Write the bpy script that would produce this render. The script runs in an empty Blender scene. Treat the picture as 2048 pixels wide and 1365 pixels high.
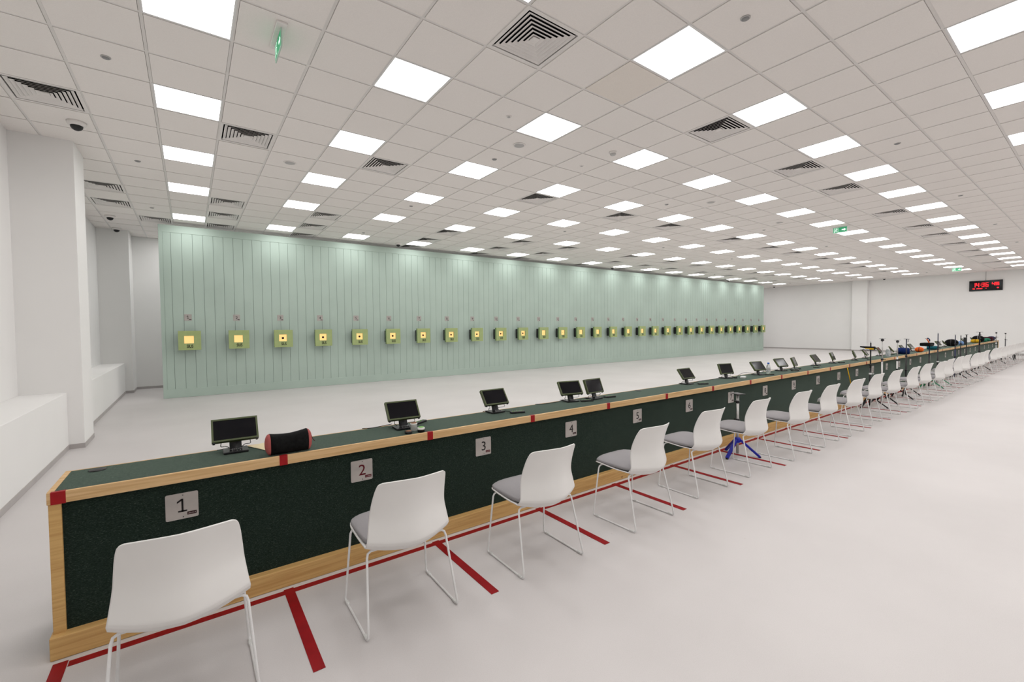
import bpy, bmesh, math, random
from mathutils import Vector, Matrix
R = math.radians
PI = math.pi
rnd = random.Random(7)
scn = bpy.context.scene
COL = scn.collection
H = 3.997            # ceiling grid height above the floor
T = 0.6              # ceiling module
LANE = 0.9507
X0 = -0.2763         # first lane boundary
BF, BB, BZ = -0.990, -0.577, 0.778    # bench front, bench rear, bench top
YW = 8.686           # face of the green partition
WEND = 31.15         # end wall


def lane_x(n):
    return X0 + LANE * (n - 0.5)


# ------------------------------------------------------------------ materials
def newmat(name):
    m = bpy.data.materials.new(name)
    m.use_nodes = True
    nt = m.node_tree
    return m, nt, nt.nodes['Principled BSDF']


def lin(r, g, b):
    f = lambda c: (c / 255 / 12.92) if c / 255 <= 0.04045 else ((c / 255 + 0.055) / 1.055) ** 2.4
    return (f(r), f(g), f(b), 1)


def mat(name, col, rough=0.6, spec=0.4, metal=0.0, var=0.06, scale=40.0, bump=0.0, bscale=200.0, sheen=0.0, coat=0.0):
    """plain coloured surface with a little procedural variation"""
    m, nt, b = newmat(name)
    b.inputs['Roughness'].default_value = rough
    b.inputs['Specular IOR Level'].default_value = spec
    b.inputs['Metallic'].default_value = metal
    b.inputs['Sheen Weight'].default_value = sheen
    b.inputs['Coat Weight'].default_value = coat
    tc = nt.nodes.new('ShaderNodeTexCoord')
    nz = nt.nodes.new('ShaderNodeTexNoise')
    nz.inputs['Scale'].default_value = scale
    nz.inputs['Detail'].default_value = 3
    nt.links.new(tc.outputs['Object'], nz.inputs['Vector'])
    cr = nt.nodes.new('ShaderNodeValToRGB')
    c = col
    cr.color_ramp.elements[0].position = 0.3
    cr.color_ramp.elements[1].position = 0.7
    cr.color_ramp.elements[0].color = (c[0] * (1 - var), c[1] * (1 - var), c[2] * (1 - var), 1)
    cr.color_ramp.elements[1].color = (min(1, c[0] * (1 + var)), min(1, c[1] * (1 + var)), min(1, c[2] * (1 + var)), 1)
    nt.links.new(nz.outputs['Fac'], cr.inputs['Fac'])
    nt.links.new(cr.outputs['Color'], b.inputs['Base Color'])
    if bump > 0:
        n2 = nt.nodes.new('ShaderNodeTexNoise')
        n2.inputs['Scale'].default_value = bscale
        n2.inputs['Detail'].default_value = 2
        nt.links.new(tc.outputs['Object'], n2.inputs['Vector'])
        bp = nt.nodes.new('ShaderNodeBump')
        bp.inputs['Strength'].default_value = bump
        bp.inputs['Distance'].default_value = 0.002
        nt.links.new(n2.outputs['Fac'], bp.inputs['Height'])
        nt.links.new(bp.outputs['Normal'], b.inputs['Normal'])
    return m


def emit(name, col, strength):
    m, nt, b = newmat(name)
    b.inputs['Base Color'].default_value = (col[0] * 0.5, col[1] * 0.5, col[2] * 0.5, 1)
    b.inputs['Emission Color'].default_value = (col[0], col[1], col[2], 1)
    b.inputs['Emission Strength'].default_value = strength
    return m


def carpet(name, dark, mid, light, scale):
    m, nt, b = newmat(name)
    b.inputs['Roughness'].default_value = 0.95
    b.inputs['Specular IOR Level'].default_value = 0.1
    b.inputs['Sheen Weight'].default_value = 0.25
    b.inputs['Sheen Roughness'].default_value = 0.45
    b.inputs['Sheen Tint'].default_value = (0.75, 0.95, 0.82, 1)
    tc = nt.nodes.new('ShaderNodeTexCoord')
    mp = nt.nodes.new('ShaderNodeMapping')
    mp.inputs['Scale'].default_value = (0.6, 1.0, 1.7)
    nt.links.new(tc.outputs['Object'], mp.inputs['Vector'])
    nz = nt.nodes.new('ShaderNodeTexNoise')
    nz.inputs['Scale'].default_value = scale
    nz.inputs['Detail'].default_value = 4
    nz.inputs['Roughness'].default_value = 0.8
    nt.links.new(mp.outputs['Vector'], nz.inputs['Vector'])
    cr = nt.nodes.new('ShaderNodeValToRGB')
    cr.color_ramp.elements[0].position = 0.34
    cr.color_ramp.elements[0].color = dark
    cr.color_ramp.elements[1].position = 0.60
    cr.color_ramp.elements[1].color = mid
    e = cr.color_ramp.elements.new(0.72)
    e.color = light
    nt.links.new(nz.outputs['Fac'], cr.inputs['Fac'])
    nt.links.new(cr.outputs['Color'], b.inputs['Base Color'])
    bp = nt.nodes.new('ShaderNodeBump')
    bp.inputs['Strength'].default_value = 0.6
    bp.inputs['Distance'].default_value = 0.002
    nt.links.new(nz.outputs['Fac'], bp.inputs['Height'])
    nt.links.new(bp.outputs['Normal'], b.inputs['Normal'])
    return m


def wood(name, c1, c2, knot):
    """pine: grain stretched along X, a few round knots"""
    m, nt, b = newmat(name)
    b.inputs['Roughness'].default_value = 0.55
    b.inputs['Specular IOR Level'].default_value = 0.3
    tc = nt.nodes.new('ShaderNodeTexCoord')
    mp = nt.nodes.new('ShaderNodeMapping')
    mp.inputs['Scale'].default_value = (1.1, 30.0, 30.0)
    nt.links.new(tc.outputs['Object'], mp.inputs['Vector'])
    nz = nt.nodes.new('ShaderNodeTexNoise')
    nz.inputs['Scale'].default_value = 2.2
    nz.inputs['Detail'].default_value = 5
    nz.inputs['Distortion'].default_value = 0.6
    nt.links.new(mp.outputs['Vector'], nz.inputs['Vector'])
    cr = nt.nodes.new('ShaderNodeValToRGB')
    cr.color_ramp.elements[0].position = 0.34
    cr.color_ramp.elements[0].color = c2
    cr.color_ramp.elements[1].position = 0.60
    cr.color_ramp.elements[1].color = c1
    nt.links.new(nz.outputs['Fac'], cr.inputs['Fac'])
    vo = nt.nodes.new('ShaderNodeTexVoronoi')
    vo.inputs['Scale'].default_value = 2.6
    mp2 = nt.nodes.new('ShaderNodeMapping')
    mp2.inputs['Scale'].default_value = (0.7, 1.0, 1.3)
    nt.links.new(tc.outputs['Object'], mp2.inputs['Vector'])
    nt.links.new(mp2.outputs['Vector'], vo.inputs['Vector'])
    kr = nt.nodes.new('ShaderNodeValToRGB')
    kr.color_ramp.elements[0].position = 0.022
    kr.color_ramp.elements[0].color = (1, 1, 1, 1)
    kr.color_ramp.elements[1].position = 0.05
    kr.color_ramp.elements[1].color = (0, 0, 0, 1)
    nt.links.new(vo.outputs['Distance'], kr.inputs['Fac'])
    mx = nt.nodes.new('ShaderNodeMix')
    mx.data_type = 'RGBA'
    nt.links.new(kr.outputs['Color'], mx.inputs[0])
    nt.links.new(cr.outputs['Color'], mx.inputs[6])
    mx.inputs[7].default_value = knot
    nt.links.new(mx.outputs[2], b.inputs['Base Color'])
    return m


def floor_mat():
    m, nt, b = newmat('floor_vinyl')
    b.inputs['Roughness'].default_value = 0.42
    b.inputs['Specular IOR Level'].default_value = 0.28
    tc = nt.nodes.new('ShaderNodeTexCoord')

    def noise(s, d, ro=0.5):
        n = nt.nodes.new('ShaderNodeTexNoise')
        n.inputs['Scale'].default_value = s
        n.inputs['Detail'].default_value = d
        n.inputs['Roughness'].default_value = ro
        nt.links.new(tc.outputs['Object'], n.inputs['Vector'])
        return n

    def ramp(src, p0, c0, p1, c1):
        r = nt.nodes.new('ShaderNodeValToRGB')
        r.color_ramp.elements[0].position = p0
        r.color_ramp.elements[0].color = c0
        r.color_ramp.elements[1].position = p1
        r.color_ramp.elements[1].color = c1
        nt.links.new(src.outputs['Fac'], r.inputs['Fac'])
        return r
    base = ramp(noise(0.8, 4), 0.3, FLOOR_A, 0.7, FLOOR_B)
    speck = ramp(noise(260, 2, 0.8), 0.30, (0.93, 0.93, 0.93, 1), 0.55, (1, 1, 1, 1))
    scuff = ramp(noise(13, 6, 0.72), 0.265, (0.50, 0.46, 0.40, 1), 0.30, (1, 1, 1, 1))
    prev = base.outputs['Color']
    for r in (speck, scuff):
        mx = nt.nodes.new('ShaderNodeMix')
        mx.data_type = 'RGBA'
        mx.blend_type = 'MULTIPLY'
        mx.inputs[0].default_value = 1
        nt.links.new(prev, mx.inputs[6])
        nt.links.new(r.outputs['Color'], mx.inputs[7])
        prev = mx.outputs[2]
    nt.links.new(prev, b.inputs['Base Color'])
    bp = nt.nodes.new('ShaderNodeBump')
    bp.inputs['Strength'].default_value = 0.05
    n2 = noise(300, 2)
    nt.links.new(n2.outputs['Fac'], bp.inputs['Height'])
    return m


FLOOR_A = (0.605, 0.576, 0.568, 1)
FLOOR_B = (0.665, 0.635, 0.626, 1)
M = {}
M['floor'] = floor_mat()
M['wall'] = mat('white_wall_paint', (0.865, 0.855, 0.84), 0.7, 0.2, var=0.01, scale=1.5)
M['cove'] = mat('grey_cove', (0.46, 0.43, 0.42), 0.5, 0.3, var=0.04, scale=6)
M['tile'] = mat('ceiling_tile', (0.90, 0.862, 0.83), 0.9, 0.1, var=0.025, scale=160)
M['tile_old'] = mat('ceiling_tile_yellowed', (0.865, 0.81, 0.75), 0.9, 0.1, var=0.03, scale=160, bump=0.12, bscale=420)
M['tee'] = mat('ceiling_tee', (0.80, 0.775, 0.75), 0.5, 0.3, var=0.02, scale=10)
M['reveal'] = mat('ceiling_reveal', (0.30, 0.28, 0.27), 0.8, 0.1, var=0.04, scale=30)
M['light'] = emit('light_diffuser', (1.0, 0.99, 0.985), 9.3)
M['white_metal'] = mat('white_powder_coat', (0.78, 0.775, 0.77), 0.4, 0.4, var=0.02)
M['vent_white'] = mat('vent_white', (0.82, 0.79, 0.765), 0.5, 0.3, var=0.02)
M['vent_dark'] = mat('vent_dark', (0.012, 0.012, 0.013), 0.9, 0.05, var=0.1)
M['black'] = mat('black_plastic', (0.012, 0.012, 0.013), 0.45, 0.4, var=0.15)
M['dark_grey'] = mat('dark_grey', (0.05, 0.05, 0.055), 0.5, 0.4, var=0.1)
M['grey'] = mat('mid_grey', (0.30, 0.30, 0.30), 0.6, 0.3, var=0.05)
M['light_grey'] = mat('light_grey', (0.52, 0.51, 0.50), 0.6, 0.3, var=0.03)
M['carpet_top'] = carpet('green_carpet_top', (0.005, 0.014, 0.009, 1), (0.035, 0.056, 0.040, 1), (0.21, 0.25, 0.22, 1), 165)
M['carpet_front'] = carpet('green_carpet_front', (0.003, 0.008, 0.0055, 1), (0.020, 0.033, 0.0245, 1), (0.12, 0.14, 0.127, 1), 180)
M['pine'] = wood('pine_pale', (0.70, 0.47, 0.24, 1), (0.57, 0.35, 0.155, 1), (0.26, 0.12, 0.05, 1))
M['pine_deep'] = wood('pine_honey', (0.65, 0.41, 0.16, 1), (0.53, 0.305, 0.105, 1), (0.20, 0.085, 0.03, 1))
M['red'] = mat('red_tape', (0.32, 0.003, 0.006), 0.5, 0.3, var=0.08, scale=30)
M['red_floor'] = mat('red_floor_tape', (0.28, 0.003, 0.006), 0.6, 0.3, var=0.14, scale=14)
M['shell'] = mat('white_shell_plastic', (0.80, 0.785, 0.765), 0.38, 0.4, var=0.012, scale=8)
M['pad'] = mat('grey_seat_fabric', (0.305, 0.293, 0.302), 0.9, 0.1, var=0.05, scale=300, bump=0.2, bscale=600, sheen=0.1)
M['chrome_white'] = M['white_metal']
M['partition'] = mat('sage_green_paint', (0.455, 0.56, 0.495), 0.55, 0.25, var=0.05, scale=1.1)
M['groove'] = mat('sage_green_groove', (0.25, 0.31, 0.28), 0.7, 0.2, var=0.05)
M['target'] = mat('target_green', (0.38, 0.465, 0.20), 0.45, 0.35, var=0.04, scale=12)
M['target_side'] = mat('target_side_green', (0.20, 0.29, 0.13), 0.5, 0.35, var=0.05, scale=12)
M['paper'] = emit('lit_target_paper', (1.0, 0.66, 0.24), 0.85)
M['plate'] = mat('brushed_plate', (0.44, 0.405, 0.38), 0.4, 0.5, metal=0.25, var=0.10, scale=9)
M['ink'] = mat('black_ink', (0.012, 0.010, 0.010), 0.6, 0.2, var=0.1)
M['ink_red'] = mat('dark_red_ink', (0.10, 0.006, 0.012), 0.6, 0.2, var=0.1)
M['logo_red'] = mat('logo_red', (0.11, 0.010, 0.016), 0.6, 0.2, var=0.1)
M['logo_dark'] = mat('logo_maroon', (0.030, 0.010, 0.011), 0.6, 0.2, var=0.1)
M['pale'] = mat('pale_print', (0.36, 0.30, 0.29), 0.6, 0.2, var=0.02)
M['olive'] = mat('olive_plastic', (0.066, 0.086, 0.028), 0.45, 0.4, var=0.06, scale=20)
M['screen'] = mat('black_glass', (0.003, 0.003, 0.005), 0.10, 0.25, var=0.1)
M['neck'] = mat('black_steel', (0.008, 0.008, 0.009), 0.4, 0.4, var=0.1)
M['cable'] = mat('black_cable', (0.014, 0.014, 0.014), 0.5, 0.3, var=0.1)
M['white_print'] = mat('white_print', (0.75, 0.75, 0.75), 0.5, 0.3, var=0.02)
M['bag_black'] = mat('black_bag_cloth', (0.008, 0.008, 0.008), 0.9, 0.1, var=0.3, scale=60, bump=0.3, bscale=160)
M['bag_pink'] = mat('salmon_bag_cloth', (0.42, 0.105, 0.10), 0.85, 0.15, var=0.12, scale=25, bump=0.3, bscale=90)
M['cream'] = mat('cream_card', (0.72, 0.62, 0.40), 0.7, 0.2, var=0.05)
M['clear'] = mat('clear_plastic', (0.70, 0.70, 0.68), 0.25, 0.5, var=0.03)
m_, nt_, b_ = newmat('bottle_plastic')
b_.inputs['Base Color'].default_value = (0.80, 0.83, 0.84, 1)
b_.inputs['Roughness'].default_value = 0.12
b_.inputs['Transmission Weight'].default_value = 0.75
b_.inputs['IOR'].default_value = 1.2
M['bottle'] = m_
M['brown'] = mat('brown_pellets', (0.26, 0.12, 0.06), 0.6, 0.3, var=0.3, scale=400)
M['green_lid'] = mat('green_lid', (0.15, 0.42, 0.07), 0.5, 0.3, var=0.15, scale=60)
M['silver'] = mat('silver_tube', (0.50, 0.49, 0.48), 0.35, 0.5, metal=0.6, var=0.04)
M['blue'] = mat('blue_powder_coat', (0.006, 0.012, 0.36), 0.4, 0.4, var=0.08)
M['navy'] = mat('navy_paint', (0.012, 0.016, 0.07), 0.5, 0.3, var=0.1)
M['slate'] = mat('slate_tube', (0.05, 0.055, 0.085), 0.45, 0.4, var=0.06)
M['blue_bag'] = mat('blue_bag_cloth', (0.008, 0.022, 0.11), 0.85, 0.1, var=0.15, scale=30)
M['orange'] = mat('orange_cloth', (0.72, 0.115, 0.012), 0.7, 0.2, var=0.1, scale=30)
M['teal'] = mat('teal_cloth', (0.008, 0.10, 0.13), 0.8, 0.2, var=0.1, scale=30)
M['yellow'] = mat('yellow_cloth', (0.62, 0.36, 0.012), 0.75, 0.2, var=0.1, scale=30)
M['green_cloth'] = mat('green_cloth', (0.02, 0.17, 0.10), 0.8, 0.2, var=0.15, scale=25)
M['leg_green'] = mat('green_leg_paint', (0.04, 0.30, 0.15), 0.5, 0.3, var=0.08)
M['sky_blue'] = mat('pale_blue_cloth', (0.20, 0.33, 0.60), 0.85, 0.1, var=0.1, scale=30)
M['bright_red'] = mat('bright_red', (0.60, 0.03, 0.015), 0.5, 0.3, var=0.08)
M['maroon'] = mat('maroon_cloth', (0.06, 0.012, 0.02), 0.85, 0.1, var=0.2, scale=30)
M['cap_blue'] = mat('blue_cap', (0.02, 0.13, 0.55), 0.4, 0.4, var=0.05)
M['exit_green'] = emit('exit_green', (0.003, 0.20, 0.075), 1.0)
M['exit_white'] = emit('exit_white', (0.72, 0.92, 0.80), 1.0)
M['exit_edge'] = mat('exit_edge_glass', (0.45, 0.62, 0.52), 0.15, 0.5, var=0.03)
M['led'] = emit('red_led', (1.0, 0.012, 0.02), 2.4)
M['wicker'] = mat('bench_grey', (0.45, 0.44, 0.43), 0.6, 0.3, var=0.04)


for k_ in ('paper', 'led'):
    M[k_].cycles.emission_sampling = 'NONE'
M['light'].cycles.emission_sampling = 'FRONT'


# ------------------------------------------------------------------ mesh helpers
class MB:
    """collects shapes that become one mesh object"""

    def __init__(self):
        self.bm = bmesh.new()
        self.mats = []

    def mi(self, m):
        if m not in self.mats:
            self.mats.append(m)
        return self.mats.index(m)

    def quad(self, pts, m, smooth=False):
        vs = [self.bm.verts.new(p) for p in pts]
        f = self.bm.faces.new(vs)
        f.material_index = self.mi(m)
        f.smooth = smooth
        return f

    def box(self, lo, hi, m, mtx=None, bevel=0.0, seg=2):
        x0, y0, z0 = lo
        x1, y1, z1 = hi
        c = [(x0, y0, z0), (x1, y0, z0), (x1, y1, z0), (x0, y1, z0), (x0, y0, z1), (x1, y0, z1), (x1, y1, z1), (x0, y1, z1)]
        vs = [self.bm.verts.new(mtx @ Vector(p) if mtx else p) for p in c]
        fs = []
        for q in ((0, 3, 2, 1), (4, 5, 6, 7), (0, 1, 5, 4), (1, 2, 6, 5), (2, 3, 7, 6), (3, 0, 4, 7)):
            f = self.bm.faces.new([vs[i] for i in q])
            f.material_index = self.mi(m)
            fs.append(f)
        if bevel > 0:
            es = list({e for f in fs for e in f.edges})
            r = bmesh.ops.bevel(self.bm, geom=es, offset=bevel, segments=seg, affect='EDGES', profile=0.5)
            for f in r['faces']:
                f.material_index = self.mi(m)
        return self

    def prism(self, poly, z0, z1, m, mtx=None):
        """closed polygon (x, y) raised from z0 to z1"""
        n = len(poly)
        a = [Vector((p[0], p[1], z0)) for p in poly]
        b = [Vector((p[0], p[1], z1)) for p in poly]
        if mtx:
            a = [mtx @ p for p in a]
            b = [mtx @ p for p in b]
        va = [self.bm.verts.new(p) for p in a]
        vb = [self.bm.verts.new(p) for p in b]
        k = self.mi(m)
        f = self.bm.faces.new(list(reversed(va)))
        f.material_index = k
        f = self.bm.faces.new(vb)
        f.material_index = k
        for i in range(n):
            j = (i + 1) % n
            f = self.bm.faces.new((va[i], va[j], vb[j], vb[i]))
            f.material_index = k
        return self

    def tube(self, pts, r, m, seg=8, cap=True, closed=False):
        pts = [Vector(p) for p in pts]
        n = len(pts)
        rings = []
        k = self.mi(m)
        up = None
        for i, p in enumerate(pts):
            if closed:
                t = pts[(i + 1) % n] - pts[i - 1]
            else:
                t = (pts[min(i + 1, n - 1)] - pts[max(i - 1, 0)])
            t.normalize()
            if up is None:
                up = Vector((0, 0, 1)) if abs(t.z) < 0.9 else Vector((0, 1, 0))
            side = t.cross(up)
            if side.length < 1e-5:
                side = t.cross(Vector((1, 0, 0)))
            side.normalize()
            up = side.cross(t).normalized()
            rr = r[i] if isinstance(r, (list, tuple)) else r
            rings.append([self.bm.verts.new(p + rr * (math.cos(2 * PI * s / seg) * side + math.sin(2 * PI * s / seg) * up)) for s in range(seg)])
        m_ = n if closed else n - 1
        for i in range(m_):
            a, b = rings[i], rings[(i + 1) % n]
            for s in range(seg):
                f = self.bm.faces.new((a[s], a[(s + 1) % seg], b[(s + 1) % seg], b[s]))
                f.material_index = k
                f.smooth = True
        if cap and not closed:
            for ring, flip in ((rings[0], True), (rings[-1], False)):
                f = self.bm.faces.new(list(reversed(ring)) if flip else ring)
                f.material_index = k
        return self

    def lathe(self, prof, m, seg=20, mtx=None, mats=None):
        """profile of (radius, z) turned about Z"""
        rings = []
        for (r, z) in prof:
            ring = []
            for s in range(seg):
                p = Vector((max(r, 1e-4) * math.cos(2 * PI * s / seg), max(r, 1e-4) * math.sin(2 * PI * s / seg), z))
                ring.append(self.bm.verts.new(mtx @ p if mtx else p))
            rings.append(ring)
        for i in range(len(rings) - 1):
            k = self.mi(mats[i] if mats else m)
            for s in range(seg):
                f = self.bm.faces.new((rings[i][s], rings[i][(s + 1) % seg], rings[i + 1][(s + 1) % seg], rings[i + 1][s]))
                f.material_index = k
                f.smooth = True
        f = self.bm.faces.new(list(reversed(rings[0])))
        f.material_index = self.mi(mats[0] if mats else m)
        f = self.bm.faces.new(rings[-1])
        f.material_index = self.mi(mats[-1] if mats else m)
        return self

    def sheet(self, grid, th, m):
        """grid[v][u] of points -> closed smooth slab of thickness th (offset along the normal)"""
        nv, nu = len(grid), len(grid[0])
        nrm = [[None] * nu for _ in range(nv)]
        for v in range(nv):
            for u in range(nu):
                du = grid[v][min(u + 1, nu - 1)] - grid[v][max(u - 1, 0)]
                dv = grid[min(v + 1, nv - 1)][u] - grid[max(v - 1, 0)][u]
                nrm[v][u] = du.cross(dv).normalized()
        k = self.mi(m)
        A = [[self.bm.verts.new(grid[v][u] + nrm[v][u] * th / 2) for u in range(nu)] for v in range(nv)]
        B = [[self.bm.verts.new(grid[v][u] - nrm[v][u] * th / 2) for u in range(nu)] for v in range(nv)]

        def F(*vs):
            f = self.bm.faces.new(vs)
            f.material_index = k
            f.smooth = True
        for v in range(nv - 1):
            for u in range(nu - 1):
                F(A[v][u], A[v][u + 1], A[v + 1][u + 1], A[v + 1][u])
                F(B[v][u], B[v + 1][u], B[v + 1][u + 1], B[v][u + 1])
        for v in range(nv - 1):
            F(A[v][0], A[v + 1][0], B[v + 1][0], B[v][0])
            F(A[v][-1], B[v][-1], B[v + 1][-1], A[v + 1][-1])
        for u in range(nu - 1):
            F(A[0][u], B[0][u], B[0][u + 1], A[0][u + 1])
            F(A[-1][u], A[-1][u + 1], B[-1][u + 1], B[-1][u])
        return self

    def build(self, name, parent=None, loc=None, rot=None):
        me = bpy.data.meshes.new(name)
        self.bm.normal_update()
        self.bm.to_mesh(me)
        self.bm.free()
        for m in self.mats:
            me.materials.append(M[m])
        o = bpy.data.objects.new(name, me)
        COL.objects.link(o)
        if parent:
            o.parent = parent
        if loc:
            o.location = loc
        if rot:
            o.rotation_euler = rot
        return o


def tag(o, label=None, cat=None, group=None, kind=None):
    if label:
        o['label'] = label
    if cat:
        o['category'] = cat
    if group:
        o['group'] = group
    if kind:
        o['kind'] = kind
    return o


def empty(name, loc=(0, 0, 0), rz=0.0):
    o = bpy.data.objects.new(name, None)
    o.empty_display_size = 0.1
    o.location = loc
    o.rotation_euler = (0, 0, rz)
    COL.objects.link(o)
    return o


def copy_tree(o, parent=None):
    c = o.copy()
    COL.objects.link(c)
    if parent:
        c.parent = parent
    for ch in list(o.children):
        copy_tree(ch, c)
    return c


FONT_CACHE = {}


def text_mesh(txt, size, depth=0.0006, align='CENTER', offset=0.0, spacing=1.0):
    """letters as a mesh lying in XY, standing on the baseline"""
    key = (txt, size, depth, align, offset, spacing)
    if key in FONT_CACHE:
        return FONT_CACHE[key]
    cu = bpy.data.curves.new('letters', 'FONT')
    cu.body = txt
    cu.size = size
    cu.extrude = depth
    cu.align_x = align
    cu.offset = offset
    cu.space_character = spacing
    cu.resolution_u = 3
    o = bpy.data.objects.new('letters', cu)
    COL.objects.link(o)
    dg = bpy.context.evaluated_depsgraph_get()
    me = bpy.data.meshes.new_from_object(o.evaluated_get(dg))
    bpy.data.objects.remove(o)
    bpy.data.curves.remove(cu)
    FONT_CACHE[key] = me
    return me


def text_obj(name, txt, size, m, parent, mtx, **kw):
    me = text_mesh(txt, size, **kw).copy()
    me.name = name
    me.materials.clear()
    me.materials.append(M[m])
    o = bpy.data.objects.new(name, me)
    COL.objects.link(o)
    o.parent = parent
    o.matrix_local = mtx
    return o


ORD = ['first', 'second', 'third', 'fourth', 'fifth', 'sixth', 'seventh', 'eighth', 'ninth', 'tenth', 'eleventh', 'twelfth', 'thirteenth',
       'fourteenth', 'fifteenth', 'sixteenth', 'seventeenth', 'eighteenth', 'nineteenth', 'twentieth', 'twenty-first', 'twenty-second',
       'twenty-third', 'twenty-fourth', 'twenty-fifth', 'twenty-sixth', 'twenty-seventh', 'twenty-eighth', 'twenty-ninth', 'thirtieth', 'thirty-first']
# letters on a surface that faces -Y: X right, Z up
FACE = Matrix.Rotation(R(90), 4, 'X')

# ------------------------------------------------------------------ room shell
YF = -8.4            # wall behind the camera
YBK = 11.2           # rear wall behind the partition
b = MB().box((-1.7, YF - 0.1, -0.1), (WEND + 0.2, YBK + 0.1, 0.0), 'floor')
tag(b.build('floor'), kind='structure')

# left wall: recessed wall, piers and the low ledge between them
b = MB()
b.box((-1.70, YF, 0), (-1.49, YBK, H + 0.1), 'wall')
PIERS = [(-8.4, -7.9), (-2.23, -1.56), (4.098, 4.775), (10.40, YBK)]
for y0, y1 in PIERS:
    b.box((-1.49, y0, 0), (-0.91, y1, H + 0.05), 'wall')
for (a, c) in zip(PIERS[:-1], PIERS[1:]):
    b.box((-1.49, a[1], 0), (-1.06, c[0], 0.742), 'wall', bevel=0.006)
tag(b.build('wall_left'), kind='structure')
b = MB()
for y0, y1 in PIERS:
    b.box((-1.07, y0 - 0.006, 0), (-0.904, y1 + 0.006, 0.062), 'cove')
for (a, c) in zip(PIERS[:-1], PIERS[1:]):
    b.box((-1.07, a[1] + 0.006, 0), (-1.054, c[0] - 0.006, 0.062), 'cove')
tag(b.build('baseboard_left'), kind='structure')
tag(MB().box((-1.7, YBK, 0), (WEND + 0.2, YBK + 0.15, H + 0.1), 'wall').build('wall_back'), kind='structure')
tag(MB().box((-0.904, YBK - 0.014, 0), (WEND, YBK, 0.062), 'cove').build('baseboard_back'), kind='structure')
tag(MB().box((-1.7, YF - 0.15, 0), (WEND + 0.2, YF, H + 0.1), 'wall').build('wall_behind'), kind='structure')
b = MB()
b.box((WEND, YF, 0), (WEND + 0.15, YBK, H + 0.1), 'wall')
b.box((30.88, 4.28, 0), (WEND, 4.98, H + 0.05), 'wall')
tag(b.build('wall_right'), kind='structure')
b = MB()
b.box((WEND - 0.014, YF, 0), (WEND, 4.27, 0.07), 'cove')
b.box((WEND - 0.014, 4.99, 0), (WEND, YBK, 0.07), 'cove')
b.box((30.866, 4.27, 0), (WEND, 4.99, 0.07), 'cove')
tag(b.build('baseboard_right'), kind='structure')

# ceiling positions in tiles
LROWS = [13, 9, 6, 3, 0, -3, -6, -9, -12]
HID = [(i, 16) for i in range(0, 49, 3)] + [(0, 17), (2, 17), (47, 17)]  # unseen panels added behind the partition to brighten the wall and ceiling there
LIGHTS = [(i, j) for j in LROWS for i in range(0, 49, 3)] + HID
VENTS = []
for i in (4, 9, 13, 16, 21, 25, 28, 32, 36, 39, 44, 49):
    VENTS.append((i, -2))
for i in (-2, 1, 4, 9, 13, 16, 21, 25, 28, 32, 36, 39, 44):
    VENTS.append((i, 4))
for i in (-2, 1, 4, 9, 13, 16, 21, 25, 28, 32, 36, 39, 44):
    VENTS.append((i, 10))
for i in (-2, 1, 4, 9, 13, 16, 22, 25, 28, 32, 36, 40, 44):
    VENTS.append((i, 12))
for i in (-1, 1, 4, 9, 13, 16, 21, 25, 28, 32, 36, 39, 44):
    VENTS.append((i, 14))
HOLES = set(LIGHTS) | set(VENTS)
# suspended ceiling: tee grid and lay-in tiles hanging slightly below it
b = MB()
TW = 0.012
I0, I1, J0, J1 = -3, 52, -14, 19
for i in range(I0, I1 + 1):
    w = TW
    b.box((i * T - w, YF, H), (i * T + w, YBK, H + 0.02), 'tee')
for j in range(J0, J1 + 1):
    for i in range(I0, I1):
        b.box((i * T + TW, j * T - TW, H), ((i + 1) * T - TW, j * T + TW, H + 0.02), 'tee')
for j in range(J0, J1):
    for i in range(I0, I1):
        if (i, j) in HOLES:
            continue
        g = 0.0145
        x0, x1, y0, y1 = i * T + g, (i + 1) * T - g, max(j * T + g, YF), min((j + 1) * T - g, YBK)
        if y1 - y0 < 0.05:
            continue
        m = 'tile_old' if (i, j) == (6, -2) else 'tile'
        z0 = H - 0.006 + rnd.uniform(-0.0015, 0.0015)
        b.box((x0, y0, z0), (x1, y1, H + 0.018), m)
b.box((I0 * T, YF, H + 0.012), (I1 * T, YBK, H + 0.0125), 'reveal') if False else None
for (i, j) in ():
    pass
ceil = tag(b.build('ceiling'), kind='structure')
# unseen roof slab above the tiles, there to keep stray light out
tag(MB().box((-1.75, YF - 0.2, H + 0.32), (WEND + 0.25, YBK + 0.2, H + 0.4), 'vent_dark').build('unseen_roof_slab'), kind='structure')

# ------------------------------------------------------------------ ceiling lights
root = empty('ceiling_light', (0.3, 0.3, H))
s = 0.281
o = 0.2985
b = MB()
b.box((-o, -o, -0.004), (o, -s, 0.02), 'white_metal')
b.box((-o, s, -0.004), (o, o, 0.02), 'white_metal')
b.box((-o, -s, -0.004), (-s, s, 0.02), 'white_metal')
b.box((s, -s, -0.004), (o, s, 0.02), 'white_metal')
b.build('frame', root)
b = MB()
b.quad([(-s, -s, 0.0), (-s, s, 0.0), (s, s, 0.0), (s, -s, 0.0)], 'light')
b.box((-s, -s, 0.002), (s, s, 0.03), 'white_metal')
b.build('diffuser', root)
first = True
for (i, j) in LIGHTS:
    if i > 48:
        continue
    # rows behind the camera are kept: they light the room
    L = root if first else copy_tree(root)
    first = False
    L.location = ((i + 0.5) * T, (j + 0.5) * T, H)
    k = i // 3
    if j in (16, 17):
        tag(L, f'added square ceiling light hidden behind the green wall, {ORD[HID.index((i, j))]} from the left', 'ceiling light', 'square ceiling lights')
        continue
    r = LROWS.index(j)
    tag(L, f'square ceiling light, {ORD[k]} from the left wall in the {ORD[r]} row from green wall', 'ceiling light', 'square ceiling lights')

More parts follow.
